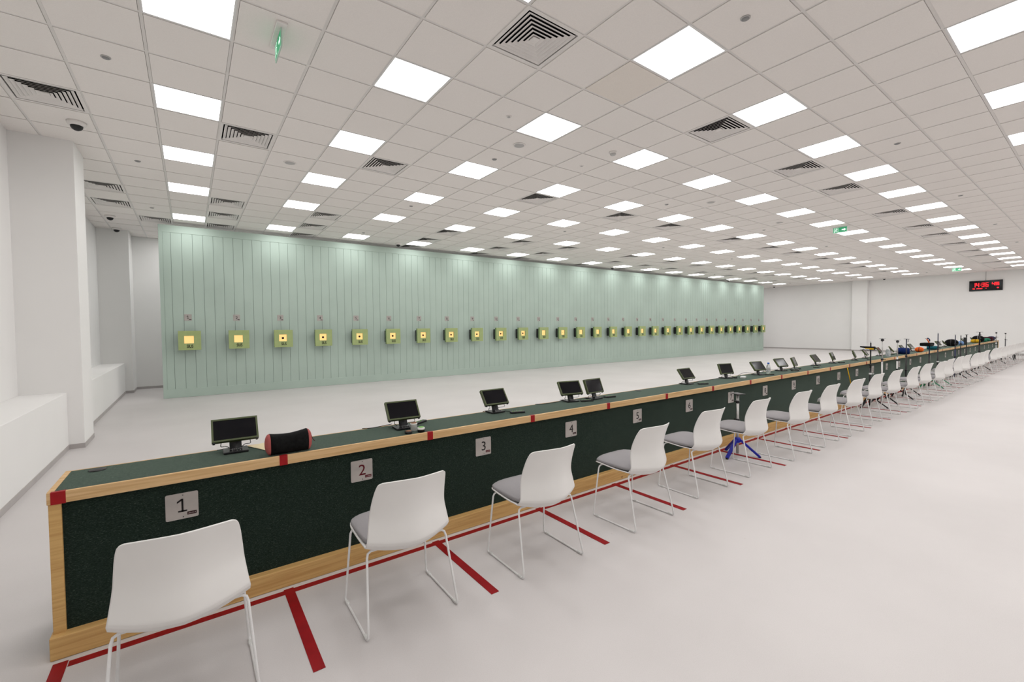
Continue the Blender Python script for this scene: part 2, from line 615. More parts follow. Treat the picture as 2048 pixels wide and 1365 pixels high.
# ------------------------------------------------------------------ ceiling vents
root = empty('ceiling_vent', (0, 0, H))
b = MB()
o, q = 0.2985, 0.264
for (z0, z1, a0, a1) in ((-0.005, 0.02, o, q),):
    b.box((-a0, -a0, z0), (a0, -a1, z1), 'vent_white')
    b.box((-a0, a1, z0), (a0, a0, z1), 'vent_white')
    b.box((-a0, -a1, z0), (-a1, a1, z1), 'vent_white')
    b.box((a1, -a1, z0), (a0, a1, z1), 'vent_white')
b.build('frame', root)
b = MB()
for hs in (0.250, 0.213, 0.176, 0.139, 0.102, 0.065):
    lo, hi, ri = -0.004, 0.009, hs - 0.027
    th = 0.002
    for k in range(4):
        mt = Matrix.Rotation(k * PI / 2, 4, 'Z')
        P_ = [(-hs, hs, lo), (hs, hs, lo), (ri, ri, hi), (-ri, ri, hi)]
        Q_ = [(-hs, hs - th * 2, lo - 0.0), (hs, hs - th * 2, lo), (ri, ri - th * 2, hi), (-ri, ri - th * 2, hi)]
        P_ = [mt @ Vector(p) for p in P_]
        Q_ = [mt @ Vector(p) for p in Q_]
        b.quad(P_, 'vent_white')
        b.quad(list(reversed(Q_)), 'vent_white')
        b.quad([P_[0], Q_[0], Q_[1], P_[1]], 'vent_white')
        b.quad([P_[3], P_[2], Q_[2], Q_[3]], 'vent_white')
b.build('louvres', root)
MB().box((-0.034, -0.034, -0.003), (0.034, 0.034, 0.004), 'vent_white').build('centre_plate', root)
b = MB()
q = 0.266
zt = 0.2
b.quad([(-q, -q, zt), (q, -q, zt), (q, q, zt), (-q, q, zt)], 'vent_dark')
for k in range(4):
    mt = Matrix.Rotation(k * PI / 2, 4, 'Z')
    b.quad([mt @ Vector(p) for p in ((-q, q, 0.015), (q, q, 0.015), (q, q, zt), (-q, q, zt))], 'vent_dark')
b.build('plenum', root)
first = True
VR = {14: 'row beside the green wall', 12: 'second row from green wall', 10: 'third row from green wall', 4: 'fourth row from green wall',
      -2: 'row nearest the camera'}
cnt = {}
for (i, j) in VENTS:
    V = root if first else copy_tree(root)
    first = False
    V.location = ((i + 0.5) * T, (j + 0.5) * T, H)
    cnt[j] = cnt.get(j, 0) + 1
    tag(V, f'square louvred ceiling vent, {ORD[cnt[j] - 1]} from the left in the {VR[j]}', 'vent', 'square ceiling vents')

# ------------------------------------------------------------------ sprinkler discs, speakers, detectors
root = empty('ceiling_sprinkler_cover', (0, 0, H))
MB().lathe([(0.0, -0.014), (0.032, -0.0135), (0.037, -0.011), (0.037, -0.0065)], 'light_grey', 18).build('rim', root)
MB().lathe([(0.0, -0.0175), (0.028, -0.017), (0.028, -0.014)], 'grey', 18).build('disc', root)
first = True
DR = {12: 'in the row nearest green wall', 7: 'in the second row from green wall', 2: 'in the third row from green wall', -4: 'in the row nearest the camera'}
for j in (12, 7, 2, -4):
    k = 0
    for i in (-1, 6, 13, 20, 27, 34, 41, 48):
        if j == -4 and i < 0:
            continue
        S_ = root if first else copy_tree(root)
        first = False
        S_.location = ((i + 0.5) * T, (j + 0.5) * T, H)
        tag(S_, f'small grey ceiling disc, {ORD[k]} from the left {DR[j]}', 'sprinkler cover', 'ceiling discs')
        k += 1
root = empty('ceiling_speaker', (0, 0, H))
MB().lathe([(0.0, -0.013), (0.075, -0.013), (0.083, -0.010), (0.085, -0.0065)], 'vent_white', 28).build('rim', root)
MB().lathe([(0.0, -0.0165), (0.066, -0.016), (0.068, -0.013)], 'light_grey', 28).build('grille', root)
SPK = [((2.5, 5.55), 'round grey ceiling speaker nearest the left wall'), ((6.5, 1.5), 'round grey ceiling speaker beyond the large middle vent'),
       ((14.5, 1.5), 'round pale ceiling speaker further down the hall, third from the left'), ((19.6, 1.5), 'round pale ceiling speaker far down the hall, fourth from the left')]
for k, ((i, j), lab) in enumerate(SPK):
    S_ = root if k == 0 else copy_tree(root)
    S_.location = (i * T, j * T, H)
    tag(S_, lab, 'speaker', 'ceiling speakers')
root = empty('smoke_detector', (8.55 * T, 0.55 * T, H))
MB().lathe([(0.0, -0.05), (0.035, -0.05), (0.042, -0.04), (0.042, -0.03)], 'light_grey', 20).build('sensor_head', root)
MB().lathe([(0.03, -0.032), (0.05, -0.03), (0.055, -0.02), (0.055, -0.006)], 'vent_white', 20).build('base', root)
tag(root, 'white domed smoke detector beside a ceiling light in the middle of the ceiling', 'smoke detector')
for (i, j), lab in (((5.52, 0.54), 'tiny white ceiling sensor between the large vent and a grey speaker'), ((8.57, 1.6), 'tiny white ceiling sensor left of the smoke detector')):
    root = empty('ceiling_sensor', (i * T, j * T, H))
    MB().lathe([(0.0, -0.02), (0.016, -0.019), (0.02, -0.012)], 'light_grey', 14).build('lens', root)
    MB().lathe([(0.018, -0.0125), (0.032, -0.011), (0.035, -0.0065)], 'vent_white', 16).build('base', root)
    tag(root, lab, 'sensor')

# dome cameras
root = empty('ceiling_dome_camera', (0, 0, H))
MB().lathe([(0.06, -0.052), (0.072, -0.05), (0.085, -0.03), (0.09, -0.006)], 'vent_white', 24).build('housing', root)
MB().lathe([(0.0, -0.105), (0.02, -0.103), (0.042, -0.09), (0.055, -0.07), (0.058, -0.05)], 'black', 22).build('dome', root)
CAMS = [((-0.765, 3.355), 'white dome camera with black eye nearest the viewer, above the left wall pier'),
        ((-1.06, 8.77), 'dome camera over the left recess, nearer of the two far left'),
        ((-1.10, 10.2), 'dome camera over the left recess, farther of the two'),
        ((5.167, 8.35), 'dome camera above the fourth target, nearest camera along the green wall'),
        ((14.445, 8.42), 'dome camera above the middle of the green wall'),
        ((23.9, 8.5), 'dome camera near the far right end of the green wall'),
        ((30.3, 8.9), 'dome camera at the far corner beyond the green wall'),
        ((30.5, 3.45), 'dome camera beside the far wall column')]
for k, ((x, y), lab) in enumerate(CAMS):
    c = root if k == 0 else copy_tree(root)
    c.location = (x, y, H)
    tag(c, lab, 'security camera', 'ceiling dome cameras')


# ------------------------------------------------------------------ exit signs
def exit_sign(x, y, arrow, label):
    """sign panel hanging in the Y-Z plane, its face to -X"""
    r = empty('exit_sign', (x, y, H))
    MB().box((-0.04, -0.205, -0.022), (0.04, 0.205, -0.0055), 'vent_white', bevel=0.004).build('ceiling_plate', r)
    MB().box((-0.005, -0.15, -0.165), (0.005, 0.15, -0.022), 'exit_edge').build('glass_panel', r)
    for sx in (-1, 1):
        # local frame of a face: u to the right of someone looking at it, w up
        b = MB()
        f = 0.0052 * sx

        def pt(u, w, d=0.0):
            return (f + d * sx, u * sx, w)
        b.quad([pt(-0.142, -0.155), pt(0.142, -0.155), pt(0.142, -0.035), pt(-0.142, -0.035)], 'exit_green')
        b.build('legend_panel', r)
        b = MB()

        def poly(pts):
            b.quad([pt(u, w, 0.0008) for u, w in pts], 'exit_white')
        # facing -X the viewer's left is +Y, so u = -y there; pt() mirrors it for the other face
        w0 = -0.095
        # doorway with a running figure, left half
        poly([(-0.125, -0.148), (-0.118, -0.148), (-0.118, -0.042), (-0.125, -0.042)])
        fig = [[(-0.085, -0.062), (-0.073, -0.062), (-0.073, -0.05), (-0.085, -0.05)],
               [(-0.095, -0.105), (-0.078, -0.105), (-0.07, -0.068), (-0.09, -0.068)],
               [(-0.108, -0.09), (-0.102, -0.09), (-0.085, -0.07), (-0.092, -0.068)],
               [(-0.07, -0.078), (-0.05, -0.088), (-0.048, -0.082), (-0.068, -0.07)],
               [(-0.09, -0.105), (-0.08, -0.105), (-0.055, -0.135), (-0.064, -0.14)],
               [(-0.096, -0.105), (-0.085, -0.108), (-0.112, -0.14), (-0.12, -0.134)],
               [(-0.045, -0.148), (-0.04, -0.148), (-0.04, -0.042), (-0.045, -0.042)],
               [(-0.118, -0.047), (-0.045, -0.047), (-0.045, -0.042), (-0.118, -0.042)]]
        a = arrow
        arr = [[(-0.035, -0.012), (0.02, -0.012), (0.02, 0.012), (-0.035, 0.012)], [(0.012, -0.036), (0.052, -0.002), (0.052, 0.002), (0.012, 0.036)]]
        for ps in fig:
            poly(ps)
        b.build('running_figure', r)
        b = MB()
        for ps in arr:
            poly([(0.07 + u * a, w0 + w) for u, w in ps])
        b.build('arrow', r)
    tag(r, label, 'exit sign')


exit_sign(0.905, 0.28, 1, 'green exit sign seen edge-on, hanging nearest the viewer at upper left')
exit_sign(13.5, 0.215, 1, 'green exit sign with white running figure and arrow, hanging mid hall')
exit_sign(27.7, 0.25, 1, 'small green exit sign hanging far away near the end wall')

# ------------------------------------------------------------------ green partition
b = MB()
PX0, PX1, PZ = -0.265, 28.41, 3.905
b.box((PX0, YW + 0.012, 0), (PX1, YW + 0.13, PZ), 'groove')
x = -0.052
edges = [PX0 + 0.07]
while x < PX1 - 0.1:
    edges.append(x)
    x += 0.1985
edges.append(PX1 - 0.07)
for a, c in zip(edges[:-1], edges[1:]):
    b.box((a + 0.003, YW, 0.1), (c - 0.003, YW + 0.02, PZ - 0.1), 'partition')
b.box((PX0, YW - 0.008, 0.0), (PX1, YW + 0.02, 0.195), 'partition', bevel=0.003)
b.box((PX0, YW - 0.008, PZ - 0.165), (PX1, YW + 0.02, PZ), 'partition', bevel=0.003)
b.box((PX0 - 0.001, YW - 0.007, 0.0), (PX0 + 0.07, YW + 0.135, PZ), 'partition', bevel=0.003)
b.box((PX1 - 0.07, YW - 0.007, 0.0), (PX1 + 0.001, YW + 0.135, PZ), 'partition', bevel=0.003)
tag(b.build('wall_partition'), kind='structure')

# ------------------------------------------------------------------ targets
YT = 8.3986
ZT = 1.3225


def target_parts(root, bull):
    # front plate with a square opening, local origin at the opening's centre, face at y = 0
    x0, x1, z0, z1 = -0.196, 0.222, -0.232, 0.200
    w, h = 0.088, 0.084
    b = MB()
    for lo, hi in (((x0, z0), (x1, -h)), ((x0, h), (x1, z1)), ((x0, -h), (-w, h)), ((w, -h), (x1, h))):
        b.box((lo[0], 0, lo[1]), (hi[0], 0.012, hi[1]), 'target')
    b.build('front_plate', root)
    b = MB()
    b.box((x0 + 0.002, 0.012, z0 + 0.002), (x0 + 0.012, 0.085, z1 - 0.002), 'target_side')
    b.box((x1 - 0.012, 0.012, z0 + 0.002), (x1 - 0.002, 0.085, z1 - 0.002), 'target_side')
    b.box((x0 + 0.012, 0.012, z1 - 0.012), (x1 - 0.012, 0.085, z1 - 0.002), 'target_side')
    b.box((x0 + 0.012, 0.012, z0 + 0.002), (x1 - 0.012, 0.085, z0 + 0.012), 'target_side')
    b.build('side_frame', root)
    MB().box((x0 + 0.03, 0.06, z0 + 0.05), (x1 - 0.05, 0.235, z1 - 0.05), 'black', bevel=0.008).build('housing', root)
    b = MB()
    b.box((-0.05, 0.22, -0.10), (0.05, 0.29, -0.02), 'dark_grey')
    b.box((-0.09, 0.275, -0.14), (0.09, 0.2874, 0.03), 'dark_grey')
    b.build('mounting_bracket', root)
    b = MB()
    b.box((-w, 0.030, -h), (w, 0.036, h), 'paper')
    pp = b.build('lit_paper', root)
    if bull:
        mt = Matrix.Translation((0.0, 0.0295, -0.004)) @ Matrix.Rotation(R(90), 4, 'X')
        MB().lathe([(bull, -0.0005), (bull, 0.001)], 'ink', 20, mtx=mt).build('bullseye', pp)
    text_obj('lettering', 'SIUS', 0.1, 'ink', root, Matrix.Translation((0.016, -0.001, -0.183)) @ FACE @ Matrix.Diagonal((0.66, 1.0, 1.0, 1.0)), offset=0.002, spacing=0.95)


tp = {}
for n in range(1, 31):
    kind = 0 if n <= 2 else (0.028 if n <= 11 else 0.009)
    loc = (0.2274 + LANE * (n - 1), YT, ZT)
    if kind not in tp:
        r = empty('shooting_target', loc)
        target_parts(r, kind)
        tp[kind] = r
    else:
        r = copy_tree(tp[kind])
        r.location = loc
    what = 'blank lit window' if n <= 2 else ('black bullseye' if n <= 11 else 'lit window')
    tag(r, f'green target box with {what}, {ORD[n - 1]} from the left along the green wall', 'target', 'target boxes on the green wall')

# ------------------------------------------------------------------ number signs
plate_cache = {}


def plate_mesh(w, h, rad):
    pts = []
    for cx, cz, a0 in ((w / 2 - rad, h / 2 - rad, 0), (-w / 2 + rad, h / 2 - rad, 90), (-w / 2 + rad, -h / 2 + rad, 180), (w / 2 - rad, -h / 2 + rad, 270)):
        for k in range(5):
            a = R(a0 + k * 22.5)
            pts.append((cx + rad * math.cos(a), cz + rad * math.sin(a)))
    return pts


def number_sign(n, loc, label, group, size, ink, logo, tsize):
    r = empty('number_sign', loc)
    w, h = size
    b = MB().prism(plate_mesh(w, h, 0.008), 0.0, 0.003, 'plate', FACE)
    for z in (h / 2 - 0.011, -h / 2 + 0.011):
        b.lathe([(0.0028, 0.003), (0.0028, 0.0042), (0.0, 0.0046)], 'dark_grey', 8, mtx=Matrix.Translation((0.004, 0, z)) @ FACE)
    b.build('plate', r)
    if n == 1:
        k = h / 0.139
        b = MB()
        zb = -0.031 * k
        for lo, hi in (((-0.003, zb), (0.0055, zb + 0.07 * k)), ((-0.018, zb), (0.021, zb + 0.0075 * k))):
            b.box((lo[0], -0.0042, lo[1]), (hi[0], -0.003, hi[1]), ink)
        b.prism([(-0.003, zb + 0.07 * k), (-0.022, zb + 0.057 * k), (-0.022, zb + 0.048 * k), (-0.003, zb + 0.059 * k)], 0.003, 0.0042, ink, FACE)
        b.build('numeral', r)
    else:
        for q, ch in enumerate(str(n)):
            dx = 0.0 if n < 10 else (q - 0.5) * 0.56 * tsize
            text_obj('numeral', ch, tsize, ink, r, Matrix.Translation((0.002 + dx, -0.0035, -0.031 * h / 0.139)) @ FACE)
    x0, z0 = 0.021 * w / 0.141, -0.052 * h / 0.139
    b = MB().box((x0, -0.0042, z0), (x0 + 0.041 * w / 0.141, -0.003, z0 + 0.0165), logo)
    b.build('logo_bar', r)
    k = 0.0
    b = MB()
    for q in range(8):
        ww = 0.003 + 0.001 * ((q * 7) % 3)
        b.box((x0 + 0.004 + q * 0.0043, -0.0047, z0 + 0.006), (x0 + 0.004 + q * 0.0043 + ww * 0.8, -0.0040, z0 + 0.0082 + 0.0012 * ((q * 5) % 3)), 'pale')
    b.build('logo_lettering', r)
    tag(r, label, 'number sign', group)


for n in range(1, 31):
    number_sign(n, (lane_x(n) - 0.012, -0.9705, 0.594), f'square grey sign numbered {n} on the green front of the bench', 'number signs on the bench',
                (0.141, 0.139), 'ink_red' if n == 2 else 'ink', 'logo_red' if n in (2, 3) else 'logo_dark', 0.102 if n < 10 else 0.088)
for n in range(1, 31):
    number_sign(n, (0.2274 + LANE * (n - 1) - 0.008, YW - 0.0005, 1.830), f'square grey sign numbered {n} on the green wall above a target', 'number signs on the green wall',
                (0.142, 0.150), 'ink', 'ink', 0.10 if n < 10 else 0.088)

# ------------------------------------------------------------------ the long bench
BX0, BX1 = -0.312, 28.32
bench = empty('shooting_bench', (0, 0, 0))
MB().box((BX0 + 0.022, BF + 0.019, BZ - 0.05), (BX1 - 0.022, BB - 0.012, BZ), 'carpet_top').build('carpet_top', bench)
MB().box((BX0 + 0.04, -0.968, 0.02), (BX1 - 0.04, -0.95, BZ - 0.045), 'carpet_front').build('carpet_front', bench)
b = MB().box((BX0, BF, BZ - 0.053), (BX1, BF + 0.02, BZ + 0.002), 'pine', bevel=0.002)
b.build('edge_board', bench)
MB().box((BX0 - 0.002, BF + 0.0205, BZ - 0.053), (BX0 + 0.0215, BB, BZ + 0.002), 'pine', bevel=0.002).build('edge_board', bench)
MB().box((BX1 - 0.0215, BF + 0.0205, BZ - 0.053), (BX1 + 0.002, BB, BZ + 0.002), 'pine', bevel=0.002).build('edge_board', bench)
MB().box((BX0 + 0.022, BB - 0.0115, BZ - 0.053), (BX1 - 0.022, BB, BZ + 0.001), 'pine', bevel=0.002).build('edge_board', bench)
MB().box((BX0 + 0.003, BF + 0.006, 0.105), (BX0 + 0.047, -0.945, BZ - 0.0535), 'pine_deep', bevel=0.003).build('corner_post', bench)
MB().box((BX1 - 0.047, BF + 0.006, 0.105), (BX1 - 0.003, -0.945, BZ - 0.0535), 'pine_deep', bevel=0.003).build('corner_post', bench)
MB().box((BX0 - 0.005, BF - 0.028, 0.001), (BX1 + 0.005, -0.947, 0.109), 'pine_deep', bevel=0.004).build('base_board', bench)
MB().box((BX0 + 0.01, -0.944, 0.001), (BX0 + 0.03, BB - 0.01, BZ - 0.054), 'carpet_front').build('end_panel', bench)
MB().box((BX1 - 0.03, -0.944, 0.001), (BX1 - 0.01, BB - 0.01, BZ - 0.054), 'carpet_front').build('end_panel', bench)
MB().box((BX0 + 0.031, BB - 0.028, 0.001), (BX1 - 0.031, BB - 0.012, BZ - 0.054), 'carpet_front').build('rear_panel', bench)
first = None
for n in range(0, 31):
    x = X0 + LANE * n
    if n == 0:
        MB().box((-0.2985, BF - 0.0012, BZ - 0.0545), (-0.2475, BF + 0.021, BZ + 0.0032), 'red').build('tape_marker', bench)
        continue
    if first is None:
        first = MB().box((-0.0215, BF - 0.0012, BZ - 0.0545), (0.0215, BF + 0.021, BZ + 0.0032), 'red').build('tape_marker', bench)
        first.location = (x, 0, 0)
    else:
        c = first.copy()
        COL.objects.link(c)
        c.parent = bench
        c.location = (x, 0, 0)
for x, y in ((-0.178, -0.651), (3.75, -0.63), (5.55 - 1.1, -0.63)):
    b = MB().lathe([(0.036, 0.0), (0.036, 0.0035), (0.030, 0.005), (0.0, 0.0052)], 'black', 20)
    b.build('cable_grommet', bench, loc=(x, y, BZ - 0.0005))
tag(bench, 'long dark green carpeted bench with pine edges running down the hall', 'bench')

# red floor lines
b = MB().box((X0 + 0.03, -1.100, 0.0003), (BX1 - 0.05, -1.056, 0.0016), 'red_floor')
tag(b.build('lane_line'), 'long red line on the floor along the foot of the bench', 'floor line')
first = None
for n in range(0, 31):
    x = X0 + LANE * n
    ye = -1.815
    if first is None:
        first = MB().box((-0.026, ye, 0.0008), (0.026, -1.046, 0.0022), 'red_floor').build('lane_line', loc=(x, 0, 0))
        c = first
    else:
        c = first.copy()
        COL.objects.link(c)
        c.location = (x, 0, 0)
    tag(c, f'short red floor line at right angles to the bench, {ORD[n]} from its near end', 'floor line', 'red lane lines on the floor')


# ------------------------------------------------------------------ chairs
def catmull(pts, n):
    out = []
    P_ = [pts[0]] + list(pts) + [pts[-1]]
    for i in range(1, len(P_) - 2):
        for k in range(n):
            t = k / n
            p0, p1, p2, p3 = P_[i - 1], P_[i], P_[i + 1], P_[i + 2]
            out.append(tuple(0.5 * ((2 * p1[q]) + (-p0[q] + p2[q]) * t + (2 * p0[q] - 5 * p1[q] + 4 * p2[q] - p3[q]) * t * t + (-p0[q] + 3 * p1[q] - 3 * p2[q] + p3[q]) * t ** 3) for q in range(len(p1))))
    out.append(tuple(pts[-1]))
    return out


# profile: y (forward +), z, half width, forward sweep of the sides, lift of the sides
CH = [(0.245, 0.418, 0.185, -0.035, 0.0), (0.225, 0.430, 0.208, -0.03, 0.0), (0.15, 0.430, 0.224, -0.01, 0.004), (0.05, 0.418, 0.226, 0.0, 0.010), (-0.05, 0.404, 0.226, 0.008, 0.020),
      (-0.12, 0.394, 0.226, 0.020, 0.032), (-0.175, 0.388, 0.226, 0.040, 0.038), (-0.215, 0.403, 0.226, 0.070, 0.032), (-0.254, 0.434, 0.226, 0.098, 0.013), (-0.261, 0.442, 0.226, 0.102, 0.010), (-0.266, 0.451, 0.225, 0.105, 0.008), (-0.268, 0.464, 0.223, 0.105, 0.005),
      (-0.262, 0.505, 0.217, 0.105, 0.0), (-0.249, 0.575, 0.207, 0.102, 0.0), (-0.252, 0.645, 0.201, 0.092, -0.005), (-0.268, 0.715, 0.194, 0.082, -0.010), (-0.282, 0.755, 0.187, 0.076, -0.013),
      (-0.288, 0.772, 0.180, 0.071, -0.013), (-0.291, 0.781, 0.164, 0.060, -0.012)]


def make_chair():
    root = empty('shell_chair', (0, 0, 0))
    prof = catmull(CH, 4)
    us = [-1, -0.97, -0.9, -0.78, -0.6, -0.4, -0.2, 0, 0.2, 0.4, 0.6, 0.78, 0.9, 0.97, 1]
    grid = []
    for (y, z, hw, sw, li) in prof:
        grid.append([Vector((u * hw, y + sw * abs(u) ** 1.6, z + li * abs(u) ** 2)) for u in us])
    sh = MB().sheet(grid, 0.007, 'shell').build('seat_shell', root)
    # seat pad
    gp, n = [], 16
    top = []
    rows = [0.232, 0.215, 0.16, 0.08, 0.0, -0.08, -0.15, -0.205, -0.222]
    for r, y in enumerate(rows):
        hw = (0.178, 0.202, 0.217, 0.219, 0.219, 0.217, 0.206, 0.178, 0.15)[r]
        ed = (0.3, 0.85, 1, 1, 1, 1, 1, 0.8, 0.35)[r]
        row = []
        for u in (-1, -0.97, -0.9, -0.75, -0.5, -0.25, 0, 0.25, 0.5, 0.75, 0.9, 0.97, 1):
            e = 1 - abs(u) ** 6 * 0.62
            sw = -0.02 * u * u if y > 0.2 else (0.03 * u * u if y < -0.14 else 0)
            row.append(Vector((u * hw, y + sw, 0.434 + 0.038 * ed * e + 0.004 * u * u)))
        top.append(row)
    bm = MB()
    k = bm.mi('pad')
    A = [[bm.bm.verts.new(p) for p in row] for row in top]
    B = [[bm.bm.verts.new((p.x, p.y, 0.4345)) for p in row] for row in top]
    nv, nu = len(A), len(A[0])

    def F(*vs):
        f = bm.bm.faces.new(vs)
        f.material_index = k
        f.smooth = True
    for v in range(nv - 1):
        for u in range(nu - 1):
            F(A[v][u], A[v + 1][u], A[v + 1][u + 1], A[v][u + 1])
            F(B[v][u], B[v][u + 1], B[v + 1][u + 1], B[v + 1][u])
        F(A[v][0], B[v][0], B[v + 1][0], A[v + 1][0])
        F(A[v][-1], A[v + 1][-1], B[v + 1][-1], B[v][-1])
    for u in range(nu - 1):
        F(A[0][u], A[0][u + 1], B[0][u + 1], B[0][u])
        F(A[-1][u], B[-1][u], B[-1][u + 1], A[-1][u + 1])
    bm.build('seat_pad', root)
    # two bent sled legs, each one rod: under seat, front leg, runner, rear leg
    for s_ in (-1, 1):
        key = [(s_ * 0.14, 0.150, 0.412), (s_ * 0.196, 0.152, 0.412), (s_ * 0.212, 0.154, 0.405), (s_ * 0.219, 0.157, 0.388), (s_ * 0.243, 0.190, 0.035), (s_ * 0.245, 0.192, 0.016),
               (s_ * 0.246, 0.182, 0.0065), (s_ * 0.246, 0.165, 0.0065), (s_ * 0.246, -0.195, 0.0065), (s_ * 0.246, -0.214, 0.0075), (s_ * 0.245, -0.221, 0.018), (s_ * 0.243, -0.219, 0.04),
               (s_ * 0.219, -0.140, 0.372), (s_ * 0.213, -0.134, 0.392), (s_ * 0.197, -0.132, 0.401), (s_ * 0.14, -0.132, 0.402)]
        leg = MB().tube(key, 0.006, 'white_metal', 10).build('sled_leg', root)
        for y in (0.150, -0.185):
            MB().box((s_ * 0.246 - 0.0085, y - 0.016, 0.0008), (s_ * 0.246 + 0.0085, y + 0.016, 0.0155), 'clear', bevel=0.003).build('glide', leg)
    MB().tube([(-0.14, 0.15, 0.412), (0.14, 0.15, 0.412)], 0.006, 'white_metal', 8).build('cross_rod', root)
    MB().tube(catmull([(-0.14, -0.132, 0.402), (-0.09, -0.132, 0.388), (0, -0.132, 0.378), (0.09, -0.132, 0.388), (0.14, -0.132, 0.402)], 3), 0.006, 'white_metal', 8).build('cross_rod', root)
    return root


CHAIRS = [(0.197, -1.587, 0), (1.155, -1.556, -1), (2.086, -1.595, -1.5), (3.10, -1.61, 1), (4.072, -1.54, -1), (4.973, -1.545, 1), (5.905, -1.59, 0), (6.80, -1.585, 1), (7.70, -1.60, -1),
          (8.70, -1.565, 1), (9.60, -1.585, 0), (10.50, -1.63, 1), (11.54, -1.61, -2), (12.33, -1.665, 1), (13.28, -1.64, 0), (14.35, -1.62, 1), (15.25, -1.625, -1), (16.2, -1.64, 1),
          (16.98, -1.655, 0), (18.03, -1.61, 1), (19.6, -1.60, -1), (20.45, -1.60, 1), (21.4, -1.62, 0), (22.4, -1.60, 2), (23.3, -1.62, 0), (24.25, -1.60, 1), (25.2, -1.62, 0), (26.2, -1.62, 0)]
proto = None
for k, (x, y, a) in enumerate(CHAIRS):
    if proto is None:
        proto = c = make_chair()
    else:
        c = copy_tree(proto)
    c.location = (x, y, 0)
    c.rotation_euler = (0, 0, R(a))
    tag(c, f'white shell chair with grey seat pad, {ORD[k]} from the near end of the bench', 'chair', 'white chairs along the bench')


# ------------------------------------------------------------------ monitors
def make_monitor(tilt):
    root = empty('monitor', (0, 0, 0))
    b = MB().box((-0.066, -0.062, 0.0), (0.066, 0.062, 0.012), 'neck', bevel=0.003)
    b.build('base', root)
    # neck: a bent steel plate rising from the base
    b = MB()
    sec = catmull([(-0.01, 0.012), (0.0, 0.03), (0.012, 0.07), (0.02, 0.11), (0.02, 0.135)], 3)
    grid = [[Vector((u, y, z)) for u in (-0.032, 0.032)] for (y, z) in sec]
    b.sheet(grid, 0.006, 'neck')
    b.box((-0.033, -0.04, 0.012), (0.033, -0.01, 0.02), 'neck', bevel=0.002)
    b.build('neck', root)
    text_obj('lettering', 'SIUS', 0.02, 'white_print', root, Matrix.Translation((0.002, -0.041, 0.0125)) @ Matrix.Rotation(R(50), 4, 'X'), depth=0.0003, spacing=1.4)
    # screen unit, tilted back
    ct = Vector((0, 0.01, 0.132))
    mt = Matrix.Translation(ct) @ Matrix.Rotation(-R(tilt), 4, 'X')
    W2, H2, D = 0.1225, 0.075, 0.026
    b = MB()
    fr = 0.0105
    for lo, hi in (((-W2, -D / 2, -H2), (W2, D / 2, -H2 + fr)), ((-W2, -D / 2, H2 - fr), (W2, D / 2, H2)), ((-W2, -D / 2, -H2 + fr), (-W2 + fr, D / 2, H2 - fr)), ((W2 - fr, -D / 2, -H2 + fr), (W2, D / 2, H2 - fr))):
        b.box(lo, hi, 'olive', mtx=mt)
    b.box((-W2 + fr, 0.0, -H2 + fr), (W2 - fr, D / 2 - 0.001, H2 - fr), 'olive', mtx=mt)
    fo = b.build('screen_frame', root)
    MB().box((-W2 + fr, -D / 2 + 0.003, -H2 + fr), (W2 - fr, -0.001, H2 - fr), 'screen', mtx=mt).build('screen', root)
    b = MB().box((-0.04, D / 2, -0.04), (0.04, D / 2 + 0.012, 0.03), 'neck', mtx=mt)
    b.build('hinge', root)
    for s_ in (-1, 1):
        p0 = mt @ Vector((s_ * 0.075, 0.008, -H2))
        pts = catmull([tuple(p0), (p0.x * 1.02, p0.y - 0.004, p0.z - 0.022), (p0.x * 0.7, 0.03, 0.03), (p0.x * 0.45, 0.05, 0.012), (p0.x * 0.6 - 0.05, 0.052, 0.009)], 4)
        MB().tube(pts, 0.0022, 'cable', 6).build('cable', root)
    for s_ in (-1, 1):
        MB().box((s_ * 0.112 - 0.006, -0.01, -H2 - 0.007), (s_ * 0.112 + 0.006, 0.01, -H2), 'black', mtx=mt).build('foot_stub', root)
    return root


#      x      y    yaw  (the stand's base sits below the screen centre)
MON = [(0.455, -0.690, -1), (1.522, -0.745, -3), (2.41, -0.665, 0), (3.322, -0.672, -13), (3.618, -0.714, 2.5), (5.385, -0.66, -2), (6.37, -0.655, -13), (7.133, -0.745, -11), (8.016, -0.70, -10),
       (8.372, -0.76, 12), (9.456, -0.69, 1), (10.289, -0.69, 9), (11.40, -0.72, 14), (12.15, -0.70, 8), (13.30, -0.66, 5), (14.10, -0.69, 16), (15.02, -0.70, 2), (16.02, -0.66, -3), 
       (18.95, -0.70, -6), (19.75, -0.70, 8), (20.85, -0.68, 2), (22.9, -0.68, 0), (24.6, -0.68, 5)]
TILT = {0: 36, 1: 36, 2: 34, 3: 38, 4: 22, 5: 35, 6: 27, 7: 35, 8: 38, 9: 23, 10: 40, 11: 19, 12: 26, 13: 38, 14: 38}
pm = {}
for k, (x, y, a) in enumerate(MON):
    t = TILT.get(k, 36)
    t = min((22, 36), key=lambda q: abs(q - t))
    if t not in pm:
        c = pm[t] = make_monitor(t)
    else:
        c = copy_tree(pm[t])
    c.location = (x, y, BZ + 0.0025)
    c.rotation_euler = (0, 0, R(a))
    tag(c, f'small black screen in an olive frame on the bench, {ORD[k]} from the near end', 'monitor', 'monitors on the bench')

